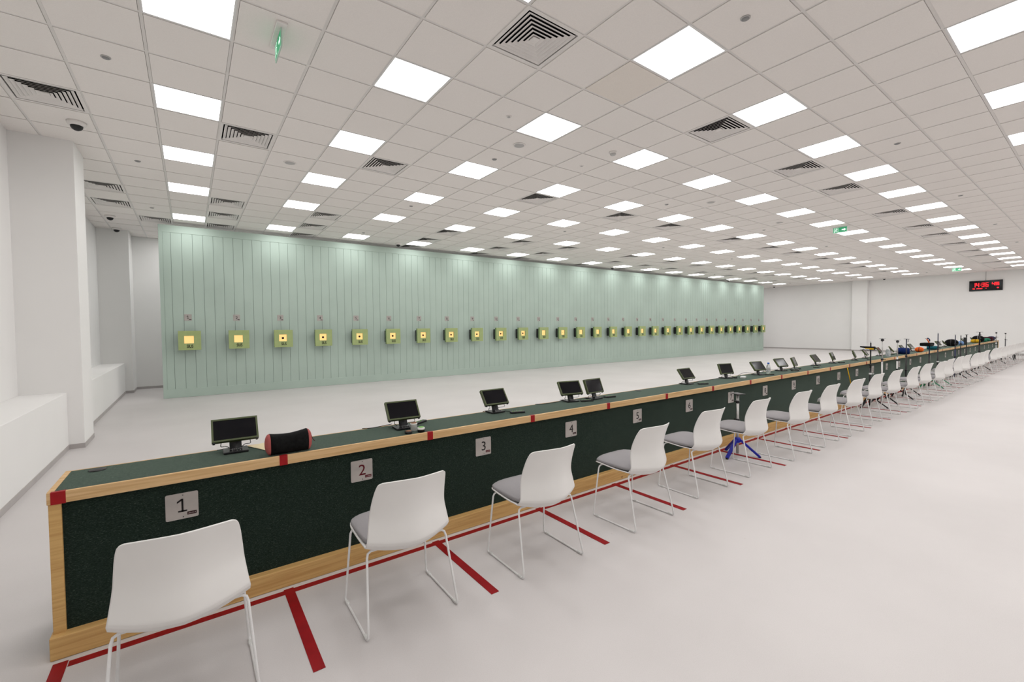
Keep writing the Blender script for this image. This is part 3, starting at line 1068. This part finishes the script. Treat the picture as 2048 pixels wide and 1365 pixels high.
# ------------------------------------------------------------------ remotes
root = empty('remote_control', (0, 0, 0))
MB().box((-0.065, -0.021, 0), (0.065, 0.021, 0.016), 'black', bevel=0.005).build('body', root)
b = MB()
for i in range(5):
    for j in (-0.009, 0.003):
        b.box((-0.05 + i * 0.02, j, 0.0155), (-0.05 + i * 0.02 + 0.011, j + 0.007, 0.0185), 'grey' if (i + (j > 0)) % 2 else 'green_lid')
b.build('buttons', root)
REM = [(1.70, -0.655, 30), (2.545, -0.815, -20), (3.45, -0.775, -25), (3.815, -0.752, -15), (5.53, -0.80, -28), (6.52, -0.70, 40), (7.24, -0.86, -22), (8.15, -0.85, -20), (8.60, -0.74, 30), (9.05, -0.84, -8), (9.62, -0.66, 10), (10.45, -0.78, -20), (11.75, -0.86, 10)]
for k, (x, y, a) in enumerate(REM):
    c = root if k == 0 else copy_tree(root)
    c.location = (x, y, BZ + 0.0008)
    c.rotation_euler = (0, 0, R(a))
    tag(c, f'black handset with small buttons lying on the bench, {ORD[k]} from the near end', 'remote control', 'handsets on the bench')
# cables that run over the bench between devices
CAB = [('second monitor to the rear edge', [(1.46, -0.68, 0.03), (1.40, -0.655, 0.02), (1.33, -0.60, 0.004), (1.27, -0.57, 0.003)]),
       ('third monitor to its handset', [(2.45, -0.62, 0.004), (2.50, -0.68, 0.004), (2.52, -0.75, 0.006), (2.52, -0.80, 0.01)]),
       ('fourth monitor to the rear edge', [(3.25, -0.64, 0.02), (3.15, -0.66, 0.012), (3.02, -0.63, 0.005), (2.93, -0.59, 0.004)]),
       ('fifth monitor to its handset', [(3.66, -0.70, 0.012), (3.72, -0.69, 0.005), (3.77, -0.72, 0.005), (3.79, -0.745, 0.008)]),
       ('sixth monitor to its handset', [(5.43, -0.68, 0.014), (5.48, -0.70, 0.02), (5.50, -0.76, 0.01), (5.51, -0.79, 0.008)]),
       ('seventh monitor toward the sixth', [(6.30, -0.64, 0.02), (6.1, -0.62, 0.006), (5.9, -0.60, 0.004), (5.6, -0.62, 0.004)]),
       ('eighth monitor toward the seventh', [(7.05, -0.72, 0.03), (6.9, -0.66, 0.045), (6.75, -0.66, 0.03), (6.58, -0.69, 0.006)]),
       ('ninth monitor toward the eighth', [(7.95, -0.68, 0.02), (7.8, -0.65, 0.03), (7.5, -0.63, 0.012), (7.25, -0.66, 0.005)])]
for lab, pts in CAB:
    pts = catmull([(p[0], p[1], BZ + p[2]) for p in pts], 5)
    tag(MB().tube(pts, 0.0026, 'cable', 6).build('cable'), f'thin black cable on the bench running from the {lab}', 'cable', 'cables on the bench')

# ------------------------------------------------------------------ things on the near bench
# bag with salmon ends
root = empty('zip_bag', (0.716, -0.915, BZ + 0.0045), R(0))


def bag_section(x, ry, rz, cz, n=20):
    out = []
    for k in range(n):
        a = 2 * PI * k / n
        c_, s_ = math.cos(a), math.sin(a)
        y = ry * math.copysign(abs(c_) ** 0.75, c_)
        z = cz + rz * math.copysign(abs(s_) ** 0.8, s_)
        out.append(Vector((x, y, max(z, 0.0))))
    return out


def loft(name, secs, m, parent):
    b = MB()
    k = b.mi(m)
    rings = [[b.bm.verts.new(p) for p in s_] for s_ in secs]
    n = len(rings[0])
    for a, c in zip(rings[:-1], rings[1:]):
        for i in range(n):
            f = b.bm.faces.new((a[i], c[i], c[(i + 1) % n], a[(i + 1) % n]))
            f.material_index = k
            f.smooth = True
    for r_, fl in ((rings[0], False), (rings[-1], True)):
        f = b.bm.faces.new(r_ if not fl else list(reversed(r_)))
        f.material_index = k
        f.smooth = True
    return b.build(name, parent)


secs = []
for i in range(13):
    t = i / 12
    x = -0.103 + 0.206 * t
    sag = -0.016 * math.sin(PI * t) + 0.008 * t
    rz = 0.062 + 0.4 * sag
    secs.append(bag_section(x, 0.060, rz, rz - 0.003))
loft('body', secs, 'bag_black', root)
for s_ in (-1, 1):
    secs = []
    base = 0.062 if s_ < 0 else 0.0652
    for i in range(7):
        t = i / 6
        x = s_ * (0.102 + 0.026 * t)
        f = math.sqrt(max(0.0, 1 - (t * 0.93) ** 2.2))
        secs.append(bag_section(x, 0.058 * f + 0.0, base * f, base - 0.004))
    if s_ > 0:
        loft('end_panel', list(reversed(secs)), 'bag_pink', root)['label'] = 'salmon pink end'
    else:
        loft('end_panel', secs, 'bag_pink', root)['label'] = 'salmon pink end'
MB().tube(catmull([(0.11, -0.01, 0.12), (0.118, -0.03, 0.10), (0.128, -0.035, 0.07), (0.140, -0.04, 0.05)], 4), 0.0022, 'maroon', 6).build('zip_pull', root)
tag(root, 'black zip bag with salmon pink ends lying on the bench at its near end', 'bag')
b = MB().prism([(0.0, 0.0), (0.08, -0.18), (0.17, -0.14), (0.11, 0.03)], 0.0, 0.0015, 'cream')
o = b.build('card', loc=(0.525, -0.612, BZ + 0.003))
tag(o, 'cream paper card on the bench between the first monitor and the black bag', 'card')


# pellet tins and jar at lane two
def tin(name, loc, prof, mats, label, lid=None):
    r = empty(name, loc)
    MB().lathe(prof, mats[0], 22, mats=mats).build('body', r)
    if lid:
        MB().lathe(lid[0], lid[1], 22).build('contents' if lid[1] in ('brown',) else 'lid', r)
    tag(r, label, 'tin')
    return r


tin('pellet_tin', (1.487, -0.925, BZ + 0.0005), [(0.024, 0), (0.026, 0.002), (0.026, 0.016), (0.023, 0.018)], ['black', 'black', 'black'], 'flat open black tin of pellets beside the second monitor', ([(0.0215, 0.0175), (0.0215, 0.0195), (0.0, 0.020)], 'brown'))
tin('pellet_jar', (1.553, -0.868, BZ + 0.0005), [(0.022, 0), (0.024, 0.003), (0.024, 0.045), (0.026, 0.047), (0.026, 0.055), (0.021, 0.056)], ['clear', 'clear', 'clear', 'clear', 'clear'], 'tall pale plastic jar of brown pellets by the second monitor', ([(0.021, 0.0555), (0.020, 0.0575), (0.0, 0.0578)], 'brown'))
tin('pellet_tin', (1.580, -0.935, BZ + 0.0005), [(0.024, 0), (0.026, 0.002), (0.026, 0.018), (0.0265, 0.019), (0.0265, 0.032), (0.022, 0.034)], ['black', 'black', 'black', 'clear', 'clear'], 'round tin with a green top in front of the pale jar', ([(0.021, 0.0335), (0.020, 0.0365), (0.0, 0.037)], 'green_lid'))
r = empty('plastic_box', (6.56, -0.80, BZ + 0.0005), R(15))
MB().box((-0.05, -0.03, 0), (0.05, 0.03, 0.018), 'clear', bevel=0.004).build('body', r)
MB().box((-0.051, -0.031, 0.0185), (0.051, 0.031, 0.026), 'white_print', bevel=0.003).build('lid', r)
tag(r, 'small flat clear plastic box on the bench beside the seventh monitor', 'box')
r = empty('water_bottle', (7.42, -0.762, BZ + 0.0005))
MB().lathe([(0.026, 0), (0.030, 0.004), (0.030, 0.04), (0.027, 0.05), (0.030, 0.06), (0.030, 0.10), (0.024, 0.125), (0.012, 0.142), (0.012, 0.15)], 'bottle', 18).build('body', r)
MB().lathe([(0.0305, 0.062), (0.0309, 0.064), (0.0309, 0.095), (0.0305, 0.097)], 'light_grey', 18).build('paper_band', r)
MB().lathe([(0.015, 0.1505), (0.015, 0.17), (0.012, 0.172)], 'cap_blue', 14).build('cap', r)
tag(r, 'clear water bottle with a blue cap standing on the bench', 'bottle')


# ------------------------------------------------------------------ rifle stands
def stand(x, y, h, col, leg, yaw, label, top='plate', legs=3, leg_r=0.23, collars=(0.55, 0.86), r=0.0125, split=None, hub=0.19, lever=None, lrad=None):
    root = empty('rifle_stand', (x, y, 0), yaw)
    if split:
        MB().tube([(0, 0, 0.03), (0, 0, split)], r * 1.15, col[0], 12).build('column', root)
        MB().tube([(0, 0, split), (0, 0, h)], r * 0.85, col[1], 12).build('upper_column', root)
    else:
        MB().tube([(0, 0, 0.03), (0, 0, h)], r, col[0], 12).build('column', root)
    b = MB().lathe([(0.03, hub - 0.03), (0.034, hub - 0.025), (0.034, hub + 0.02), (0.026, hub + 0.026)], leg, 14)
    b.build('hub', root)
    for k in range(legs):
        a = 2 * PI * k / legs
        p0, p1 = Vector((0.03 * math.cos(a), 0.03 * math.sin(a), hub)), Vector((leg_r * math.cos(a), leg_r * math.sin(a), 0.012))
        d = (p1 - p0)
        n_ = d.normalized()
        s_ = Vector((-math.sin(a), math.cos(a), 0))
        u_ = s_.cross(n_).normalized()
        mt = Matrix((n_, s_, u_)).transposed().to_4x4()
        mt.translation = p0
        lw = lrad or 0.013
        lg = MB().box((0, -lw, -lw * 0.7), (d.length, lw, lw * 0.7), leg, mtx=mt, bevel=0.002).build('leg', root)
        MB().lathe([(0.014, 0.001), (0.016, 0.004), (0.012, 0.018)], 'black', 10, mtx=Matrix.Translation((p1.x, p1.y, 0))).build('rubber_foot', lg)
    for c_ in collars:
        z = c_ * h
        cm = lever if lever and c_ == collars[0] else 'black'
        b = MB().lathe([(r + 0.002, z - 0.016), (r + 0.009, z - 0.012), (r + 0.009, z + 0.012), (r + 0.002, z + 0.016)], cm, 14)
        b.tube([(0.012, 0, z), (0.04, 0, z), (0.052, 0.002, z)], [0.005, 0.005, 0.009], cm, 8)
        b.build('clamp', root)
    if top == 'plate':
        MB().box((-0.075, -0.05, h), (0.075, 0.05, h + 0.007), 'black', bevel=0.002).build('rest_plate', root)
    elif top == 'thin':
        MB().box((-0.03, -0.09, h), (0.03, 0.09, h + 0.006), 'grey', bevel=0.002).build('rest_plate', root)
        MB().lathe([(0.0, h - 0.05), (0.022, h - 0.045), (0.028, h - 0.025), (0.02, h - 0.005), (0.008, h)], 'dark_grey', 14).build('ball_joint', root)
    elif top == 'hook':
        b = MB().box((-0.025, -0.085, h), (0.025, 0.075, h + 0.008), 'black', bevel=0.002)
        b.tube([(0, -0.08, h), (0, -0.085, h - 0.03), (0, -0.08, h - 0.06)], 0.005, 'black', 8)
        b.build('rest_plate', root)
    elif top == 'fork':
        b = MB()
        b.tube([(0, -0.06, h + 0.02), (0, -0.03, h + 0.004), (0, 0.03, h + 0.004), (0, 0.06, h + 0.02)], 0.004, 'grey', 8)
        b.build('rest_fork', root)
    tag(root, label, 'rifle stand', 'rifle rest stands by the bench')
    return root


stand(5.384, -1.315, 0.728, ('silver',), 'blue', R(59), 'silver rifle stand with bright blue tripod legs between two chairs', collars=(0.58, 0.875), r=0.014, lrad=0.017)
ND = R(-90)
stand(10.30, -1.27, 1.185, ('black', 'black'), 'black', R(-75), 'black rifle stand with a white lever, nearest of the tall far stands', top='fork', split=0.72, collars=(0.52, 0.66), leg_r=0.25, lever='white_print')
stand(10.95, -1.28, 1.245, ('silver', 'silver'), 'black', ND, 'tall silver rifle stand with a flat black top beside the pale bottles', top='thin', split=0.8, collars=(0.42, 0.68), leg_r=0.25)
stand(11.93, -1.285, 1.19, ('silver', 'silver'), 'black', ND, 'tall silver rifle stand left of the blue roll', top='thin', split=0.85, collars=(0.5, 0.66), leg_r=0.25)
stand(12.52, -1.30, 1.20, ('black', 'slate'), 'black', R(-60), 'tall dark rifle stand with hooked top in front of the blue roll', top='hook', split=0.85, collars=(0.45, 0.7), leg_r=0.24)
stand(14.45, -1.31, 0.985, ('black', 'navy'), 'leg_green', ND, 'dark rifle stand carrying the black case, with green legs', top='plate', split=0.8, collars=(0.5,), leg_r=0.25)
stand(15.28, -1.315, 1.27, ('black', 'slate'), 'leg_green', R(-70), 'tall dark rifle stand with side arm beside the teal roll', top='fork', split=0.85, collars=(0.45, 0.7, 0.84), leg_r=0.25, lever='white_print')
stand(17.35, -1.31, 1.195, ('navy', 'slate'), 'black', ND, 'navy rifle stand left of the black bag', top='fork', split=0.8, collars=(0.5, 0.8), leg_r=0.25)
stand(18.10, -1.31, 1.167, ('black', 'dark_grey'), 'black', ND, 'thin dark rifle stand in front of the pale blue towel', top='fork', split=0.8, collars=(0.5, 0.8), leg_r=0.25)
stand(18.90, -1.315, 1.18, ('black', 'black'), 'black', ND, 'black rifle stand with T-shaped top beside the red piece', top='hook', split=0.8, collars=(0.5, 0.8), leg_r=0.25)
stand(21.02, -1.32, 1.225, ('black', 'black'), 'black', ND, 'thick black rifle stand right of the yellow bag', top='plate', split=0.8, collars=(0.5, 0.84, 0.93), leg_r=0.25, r=0.02)
stand(24.66, -1.30, 1.173, ('silver', 'silver'), 'black', ND, 'slim silver rifle stand near the far end of the bench', top='thin', split=0.8, collars=(0.6, 0.85), leg_r=0.25)
stand(27.05, -1.30, 1.109, ('dark_grey', 'silver'), 'black', ND, 'slim rifle stand with three knobs beyond the last chairs', top='thin', split=0.8, collars=(0.45, 0.75), leg_r=0.25)
tray = MB().box((-0.14, -0.12, 1.052), (-0.0, 0.12, 1.06), 'dark_grey').build('side_tray', bpy.data.objects['rifle_stand.001'])
tray.rotation_euler = (0, 0, R(75))


# ------------------------------------------------------------------ far bench clutter
def roll(name, loc, length, rad, m, end_m, rz, label, cat):
    r = empty(name, loc, rz)
    mt = Matrix.Translation((0, 0, rad)) @ Matrix.Rotation(R(90), 4, 'X')
    MB().lathe([(rad * 0.86, -length / 2), (rad, -length / 2 + 0.02), (rad, length / 2 - 0.02), (rad * 0.86, length / 2)], m, 22, mtx=mt).build('body', r)
    for s_ in (-1, 1):
        z = s_ * length / 2
        MB().lathe([(rad * 0.80, min(z, z + s_ * 0.008)), (rad * 0.80, max(z, z + s_ * 0.008))], end_m, 20, mtx=mt).build('end_cap', r)
    tag(r, label, cat)
    return r


def blob(name, loc, size, m, rz, label, cat, strap=None):
    r = empty(name, loc, rz)
    sx, sy, sz = size
    b = MB()
    k = b.mi(m)
    rows = []
    for i in range(11):
        t = -1 + 2 * i / 10
        f = (1 - abs(t * 0.96) ** 2.6) ** 0.5
        rows.append([Vector((sx * f * math.copysign(abs(math.cos(a)) ** 0.8, math.cos(a)), sy * t, max(0.0, sz * (1 + f * math.copysign(abs(math.sin(a)) ** 0.8, math.sin(a))) - sz * 0.06)))
                     for a in [2 * PI * q / 18 for q in range(18)]])
    rings = [[b.bm.verts.new(p) for p in row] for row in rows]
    for a, c in zip(rings[:-1], rings[1:]):
        for i in range(18):
            f = b.bm.faces.new((a[i], a[(i + 1) % 18], c[(i + 1) % 18], c[i]))
            f.smooth = True
            f.material_index = k
    for q in (rings[0], rings[-1]):
        f = b.bm.faces.new(q)
        f.material_index = k
    bmesh.ops.recalc_face_normals(b.bm, faces=b.bm.faces[:])
    b.build('body', r)
    if strap:
        pts = [(sx * 0.2 * math.cos(2 * PI * q / 16), sy * 0.35 + 0.0, 0) for q in range(2)]
        b = MB()
        ring = []
        for q in range(20):
            a = 2 * PI * q / 20
            ring.append((sx * 1.03 * math.copysign(abs(math.cos(a)) ** 0.8, math.cos(a)), 0, max(0.009, sz * (1 + 1.04 * math.copysign(abs(math.sin(a)) ** 0.8, math.sin(a))) - sz * 0.06)))
        b.tube(ring, 0.006, strap, 6, closed=True)
        b.build('strap', r)
    tag(r, label, cat)
    return r


ZB = BZ + 0.003
roll('support_roll', (14.40, -0.848, ZB), 0.225, 0.078, 'blue_bag', 'navy', R(8), 'blue kneeling roll lying across the bench behind two tall stands', 'roll')
blob('pouch', (15.80, -0.868, ZB), (0.075, 0.09, 0.064), 'orange', R(5), 'bright orange pouch lying on the bench beneath a tilted monitor', 'pouch', 'black')
roll('support_roll', (17.3, -0.85, ZB), 0.21, 0.055, 'teal', 'navy', R(8), 'teal roll lying on the bench right of the orange pouch', 'roll')
blob('towel', (21.35, -0.84, ZB), (0.07, 0.075, 0.075), 'sky_blue', 0, 'pale blue towel heaped on the bench left of the black bag', 'towel')
blob('gear_bag', (20.35, -0.77, ZB), (0.12, 0.16, 0.115), 'bag_black', 0, 'big black bag on the bench next to the pale blue towel', 'bag', 'dark_grey')
blob('pouch', (24.2, -0.82, ZB), (0.09, 0.13, 0.068), 'yellow', 0, 'yellow pouch on the bench left of the thick black stand', 'pouch', 'maroon')
blob('gear_bag', (25.1, -0.775, ZB), (0.16, 0.17, 0.13), 'bag_black', 0, 'domed black bag on the bench behind the thick black stand', 'bag', 'grey')
blob('towel', (25.6, -0.88, ZB), (0.10, 0.08, 0.05), 'green_cloth', 0, 'green towel on the bench in front of the domed black bag', 'towel')
blob('towel', (26.5, -0.83, ZB), (0.14, 0.12, 0.065), 'green_cloth', 0, 'green cloth heaped on the bench beside the dark maroon case', 'towel')
r = empty('case', (27.1, -0.80, ZB))
MB().box((-0.2, -0.15, 0), (0.2, 0.15, 0.16), 'maroon', bevel=0.02).build('body', r)
MB().tube([(-0.06, -0.15, 0.1), (-0.05, -0.18, 0.1), (0.05, -0.18, 0.1), (0.06, -0.15, 0.1)], 0.008, 'black', 8).build('handle', r)
tag(r, 'dark maroon case standing on the bench near its far end', 'case')
blob('gear_bag', (28.0, -0.80, ZB), (0.14, 0.13, 0.09), 'navy', 0, 'navy bag at the very far end of the bench', 'bag', 'slate')
# red piece leaning on the bag
r = empty('rifle_butt', (21.9, -0.86, ZB))
MB().prism([(-0.02, 0.0), (0.03, 0.0), (0.045, 0.23), (0.0, 0.25)], -0.03, 0.03, 'bright_red', FACE).build('stock', r)
MB().prism([(-0.03, 0.0), (-0.02, 0.0), (0.0, 0.25), (-0.012, 0.25)], -0.034, 0.034, 'black', FACE).build('pad', r)
tag(r, 'upright red stock piece beside the big black bag', 'rifle part')
# rifle case over a stand with orange and navy piece
r = empty('rifle_case', (14.45, -1.27, 0.993), R(-4))
b = MB().box((-0.16, -0.09, 0), (0.16, 0.10, 0.075), 'bag_black', bevel=0.018)
b.build('body', r)
MB().box((-0.1, -0.094, 0.022), (0.1, 0.104, 0.03), 'dark_grey').build('zip', r)
tag(r, 'black padded case resting on top of a far stand', 'case')
r = empty('rifle_butt', (14.45, -1.29, 1.0695), R(-8))
r.scale = (0.62, 0.62, 0.62)
MB().tube(catmull([(0, -0.02, 0.0), (0, 0.0, 0.05), (0, 0.03, 0.11), (0, 0.055, 0.15)], 4), [0.022, 0.022, 0.021, 0.020, 0.019, 0.018, 0.018, 0.018, 0.018, 0.018, 0.018, 0.018, 0.016], 'orange', 10).build('grip', r)
MB().tube(catmull([(0, -0.035, 0.05), (0, -0.03, 0.12), (0, 0.01, 0.17), (0, 0.04, 0.16)], 4), 0.02, 'navy', 10).build('cheek_piece', r)
MB().tube([(0, 0.05, 0.148), (0, 0.10, 0.155)], 0.008, 'black', 8).build('spigot', r)
tag(r, 'orange and navy rifle butt standing on the black padded case', 'rifle part')
# black and yellow rest on the nearest far stand
r = empty('rifle_glove', (10.222, -1.27, 1.065), R(0))
r.scale = (1, 0.64, 0.9)
secs = []
for i in range(9):
    t = i / 8
    y = -0.13 + 0.34 * t
    secs.append([Vector((0.045 * (1 - 0.6 * t) * math.cos(a), y, 0.03 + 0.022 * t + (0.032 * (1 - 0.6 * t)) * math.sin(a))) for a in [2 * PI * q / 14 for q in range(14)]])
b = MB()
k = b.mi('bag_black')
rings = [[b.bm.verts.new(p) for p in s_] for s_ in secs]
for a, c in zip(rings[:-1], rings[1:]):
    for i in range(14):
        f = b.bm.faces.new((a[i], a[(i + 1) % 14], c[(i + 1) % 14], c[i]))
        f.smooth = True
for q in (rings[0], rings[-1]):
    b.bm.faces.new(q)
bmesh.ops.recalc_face_normals(b.bm, faces=b.bm.faces[:])
b.build('body', r)
MB().box((-0.05, -0.12, 0.0), (0.05, -0.02, 0.03), 'yellow', bevel=0.006).build('cuff', r)
MB().box((-0.044, -0.0195, 0.012), (0.044, 0.08, 0.03), 'yellow', bevel=0.004).build('trim', r)
tag(r, 'black and yellow padded glove lying across the nearest tall stand', 'glove')
# pale bottles by the second tall stand
for k, (x, y) in enumerate(((13.15, -0.86), (13.3, -0.80))):
    r = empty('pellet_bottle', (x, y, ZB))
    MB().lathe([(0.03, 0), (0.035, 0.005), (0.035, 0.12), (0.02, 0.14), (0.016, 0.15)], 'bottle', 16).build('body', r)
    MB().lathe([(0.019, 0.1505), (0.019, 0.172), (0.015, 0.174)], 'white_print', 12).build('cap', r)
    tag(r, ('pale clear bottle on the bench, nearer of the two by the silver stand', 'pale clear bottle on the bench, farther of the two by the silver stand')[k], 'bottle', 'pale bottles on the bench')
# cleaning rod leaning on the bench
r = empty('cleaning_rod', (9.93, -1.065, 0))
MB().tube([(0.0, 0.035, 0.73), (0.06, -0.02, 0.35)], 0.008, 'yellow', 8).build('upper_rod', r)
MB().tube([(0.06, -0.02, 0.35), (0.115, -0.075, 0.006)], 0.0095, 'cream', 8).build('lower_rod', r)
tag(r, 'yellow rod leaning against the bench front near the first tall stand', 'rod')

# ------------------------------------------------------------------ wall clock
r = empty('led_clock', (31.13, -0.233, 3.32))
MB().box((-0.05, -0.552, -0.245), (0.0, 0.552, 0.245), 'black', bevel=0.008).build('case', r)
MB().box((-0.0515, -0.53, -0.222), (-0.0495, 0.53, 0.222), 'screen').build('glass', r)
# viewer looks along +X: right is -Y
CF = Matrix.Translation((-0.0525, 0, 0)) @ Matrix(((0, 0, -1, 0), (-1, 0, 0, 0), (0, 1, 0, 0), (0, 0, 0, 1)))
SEG = {'0': 'abcdef', '1': 'bc', '3': 'abcdg', '4': 'bcfg', '5': 'acdfg', '6': 'acdefg'}


def seven(ch, x, z, w, h, t, b):
    p = {'a': ((x, z + h), (x + w, z + h)), 'g': ((x, z + h / 2), (x + w, z + h / 2)), 'd': ((x, z), (x + w, z)), 'f': ((x, z + h / 2), (x, z + h)), 'b': ((x + w, z + h / 2), (x + w, z + h)),
         'e': ((x, z), (x, z + h / 2)), 'c': ((x + w, z), (x + w, z + h / 2))}
    for s_ in SEG[ch]:
        (xa, za), (xb, zb) = p[s_]
        b.box((min(xa, xb) - t / 2, min(za, zb) - t / 2, 0), (max(xa, xb) + t / 2, max(za, zb) + t / 2, 0.002), 'led', mtx=CF)


b = MB()
for ch, x in (('1', -0.42), ('4', -0.30), ('3', -0.12), ('6', 0.01)):
    seven(ch, x, -0.045, 0.072, 0.17, 0.026, b)
for z in (0.01, 0.075):
    b.box((-0.165, z, 0), (-0.145, z + 0.02, 0.002), 'led', mtx=CF)
for ch, x in (('4', 0.22), ('5', 0.345)):
    seven(ch, x, 0.0, 0.08, 0.125, 0.026, b)
b.build('time_digits', r)
for k in range(8):
    if k != 2:
        MB().box((-0.43 + k * 0.042, -0.155, 0), (-0.43 + k * 0.042 + 0.03, -0.105 - 0.012 * (k % 2), 0.002), 'led', mtx=CF).build('date_digit', r)
MB().box((0.0, -0.14, 0), (0.035, -0.115, 0.002), 'led', mtx=CF).build('indicator', r)
MB().box((0.37, -0.15, 0), (0.43, -0.10, 0.002), 'led', mtx=CF).build('temperature_digit', r)
MB().tube([(-0.02, 0, 0.245), (-0.02, 0, H - 3.32 - 0.007)], 0.008, 'light_grey', 8).build('power_cable', r)
tag(r, 'black digital clock with red numerals high on the far wall', 'clock')

# ------------------------------------------------------------------ low grey bench by the far end
r = empty('low_bench', (27.9, -1.95, 0))
MB().box((-0.25, -0.55, 0.36), (0.25, 0.55, 0.42), 'wicker', bevel=0.012).build('seat', r)
MB().box((-0.22, -0.5, 0.20), (0.22, 0.5, 0.24), 'light_grey', bevel=0.008).build('shelf', r)
for sx in (-0.21, 0.21):
    for sy in (-0.48, 0.48):
        MB().box((sx - 0.025, sy - 0.025, 0.0), (sx + 0.025, sy + 0.025, 0.36), 'dark_grey').build('leg', r)
tag(r, 'low grey bench with a shelf at the right edge beyond the last chairs', 'low bench')

# ------------------------------------------------------------------ camera
yaw, pitch, rol, F = 0.6318, -0.0309, -0.0096, 880.27
fw = Vector((math.sin(yaw) * math.cos(pitch), math.cos(yaw) * math.cos(pitch), math.sin(pitch)))
rt = Vector((math.cos(yaw), -math.sin(yaw), 0))
up = rt.cross(fw)
r2 = rt * math.cos(rol) + up * math.sin(rol)
u2 = -rt * math.sin(rol) + up * math.cos(rol)
cd = bpy.data.cameras.new('camera')
cd.sensor_width = 36
cd.sensor_fit = 'HORIZONTAL'
cd.lens = F / 2048 * 36
cd.clip_start = 0.05
cam = bpy.data.objects.new('camera', cd)
mt = Matrix((r2, u2, -fw)).transposed().to_4x4()
mt.translation = Vector((0.2434, -3.8888, 1.5297))
cam.matrix_world = mt
COL.objects.link(cam)
scn.camera = cam

# ------------------------------------------------------------------ world and view
w = bpy.data.worlds.new('world')
scn.world = w
w.use_nodes = True
w.node_tree.nodes['Background'].inputs['Color'].default_value = (0.8, 0.85, 0.9, 1)
w.node_tree.nodes['Background'].inputs['Strength'].default_value = 0.0
vs = scn.view_settings
scn.display_settings.display_device = 'sRGB'
vs.view_transform = 'Standard'
vs.look = 'None'
vs.exposure = 0.0
vs.gamma = 1.0
vs.use_curve_mapping = False
cy = scn.cycles
cy.use_denoising = True
cy.denoiser = 'OPENIMAGEDENOISE'
cy.max_bounces = 6
cy.diffuse_bounces = 4
cy.glossy_bounces = 3
cy.sample_clamp_indirect = 6
cy.use_adaptive_sampling = True
cy.adaptive_threshold = 0.05
cy.adaptive_min_samples = 12
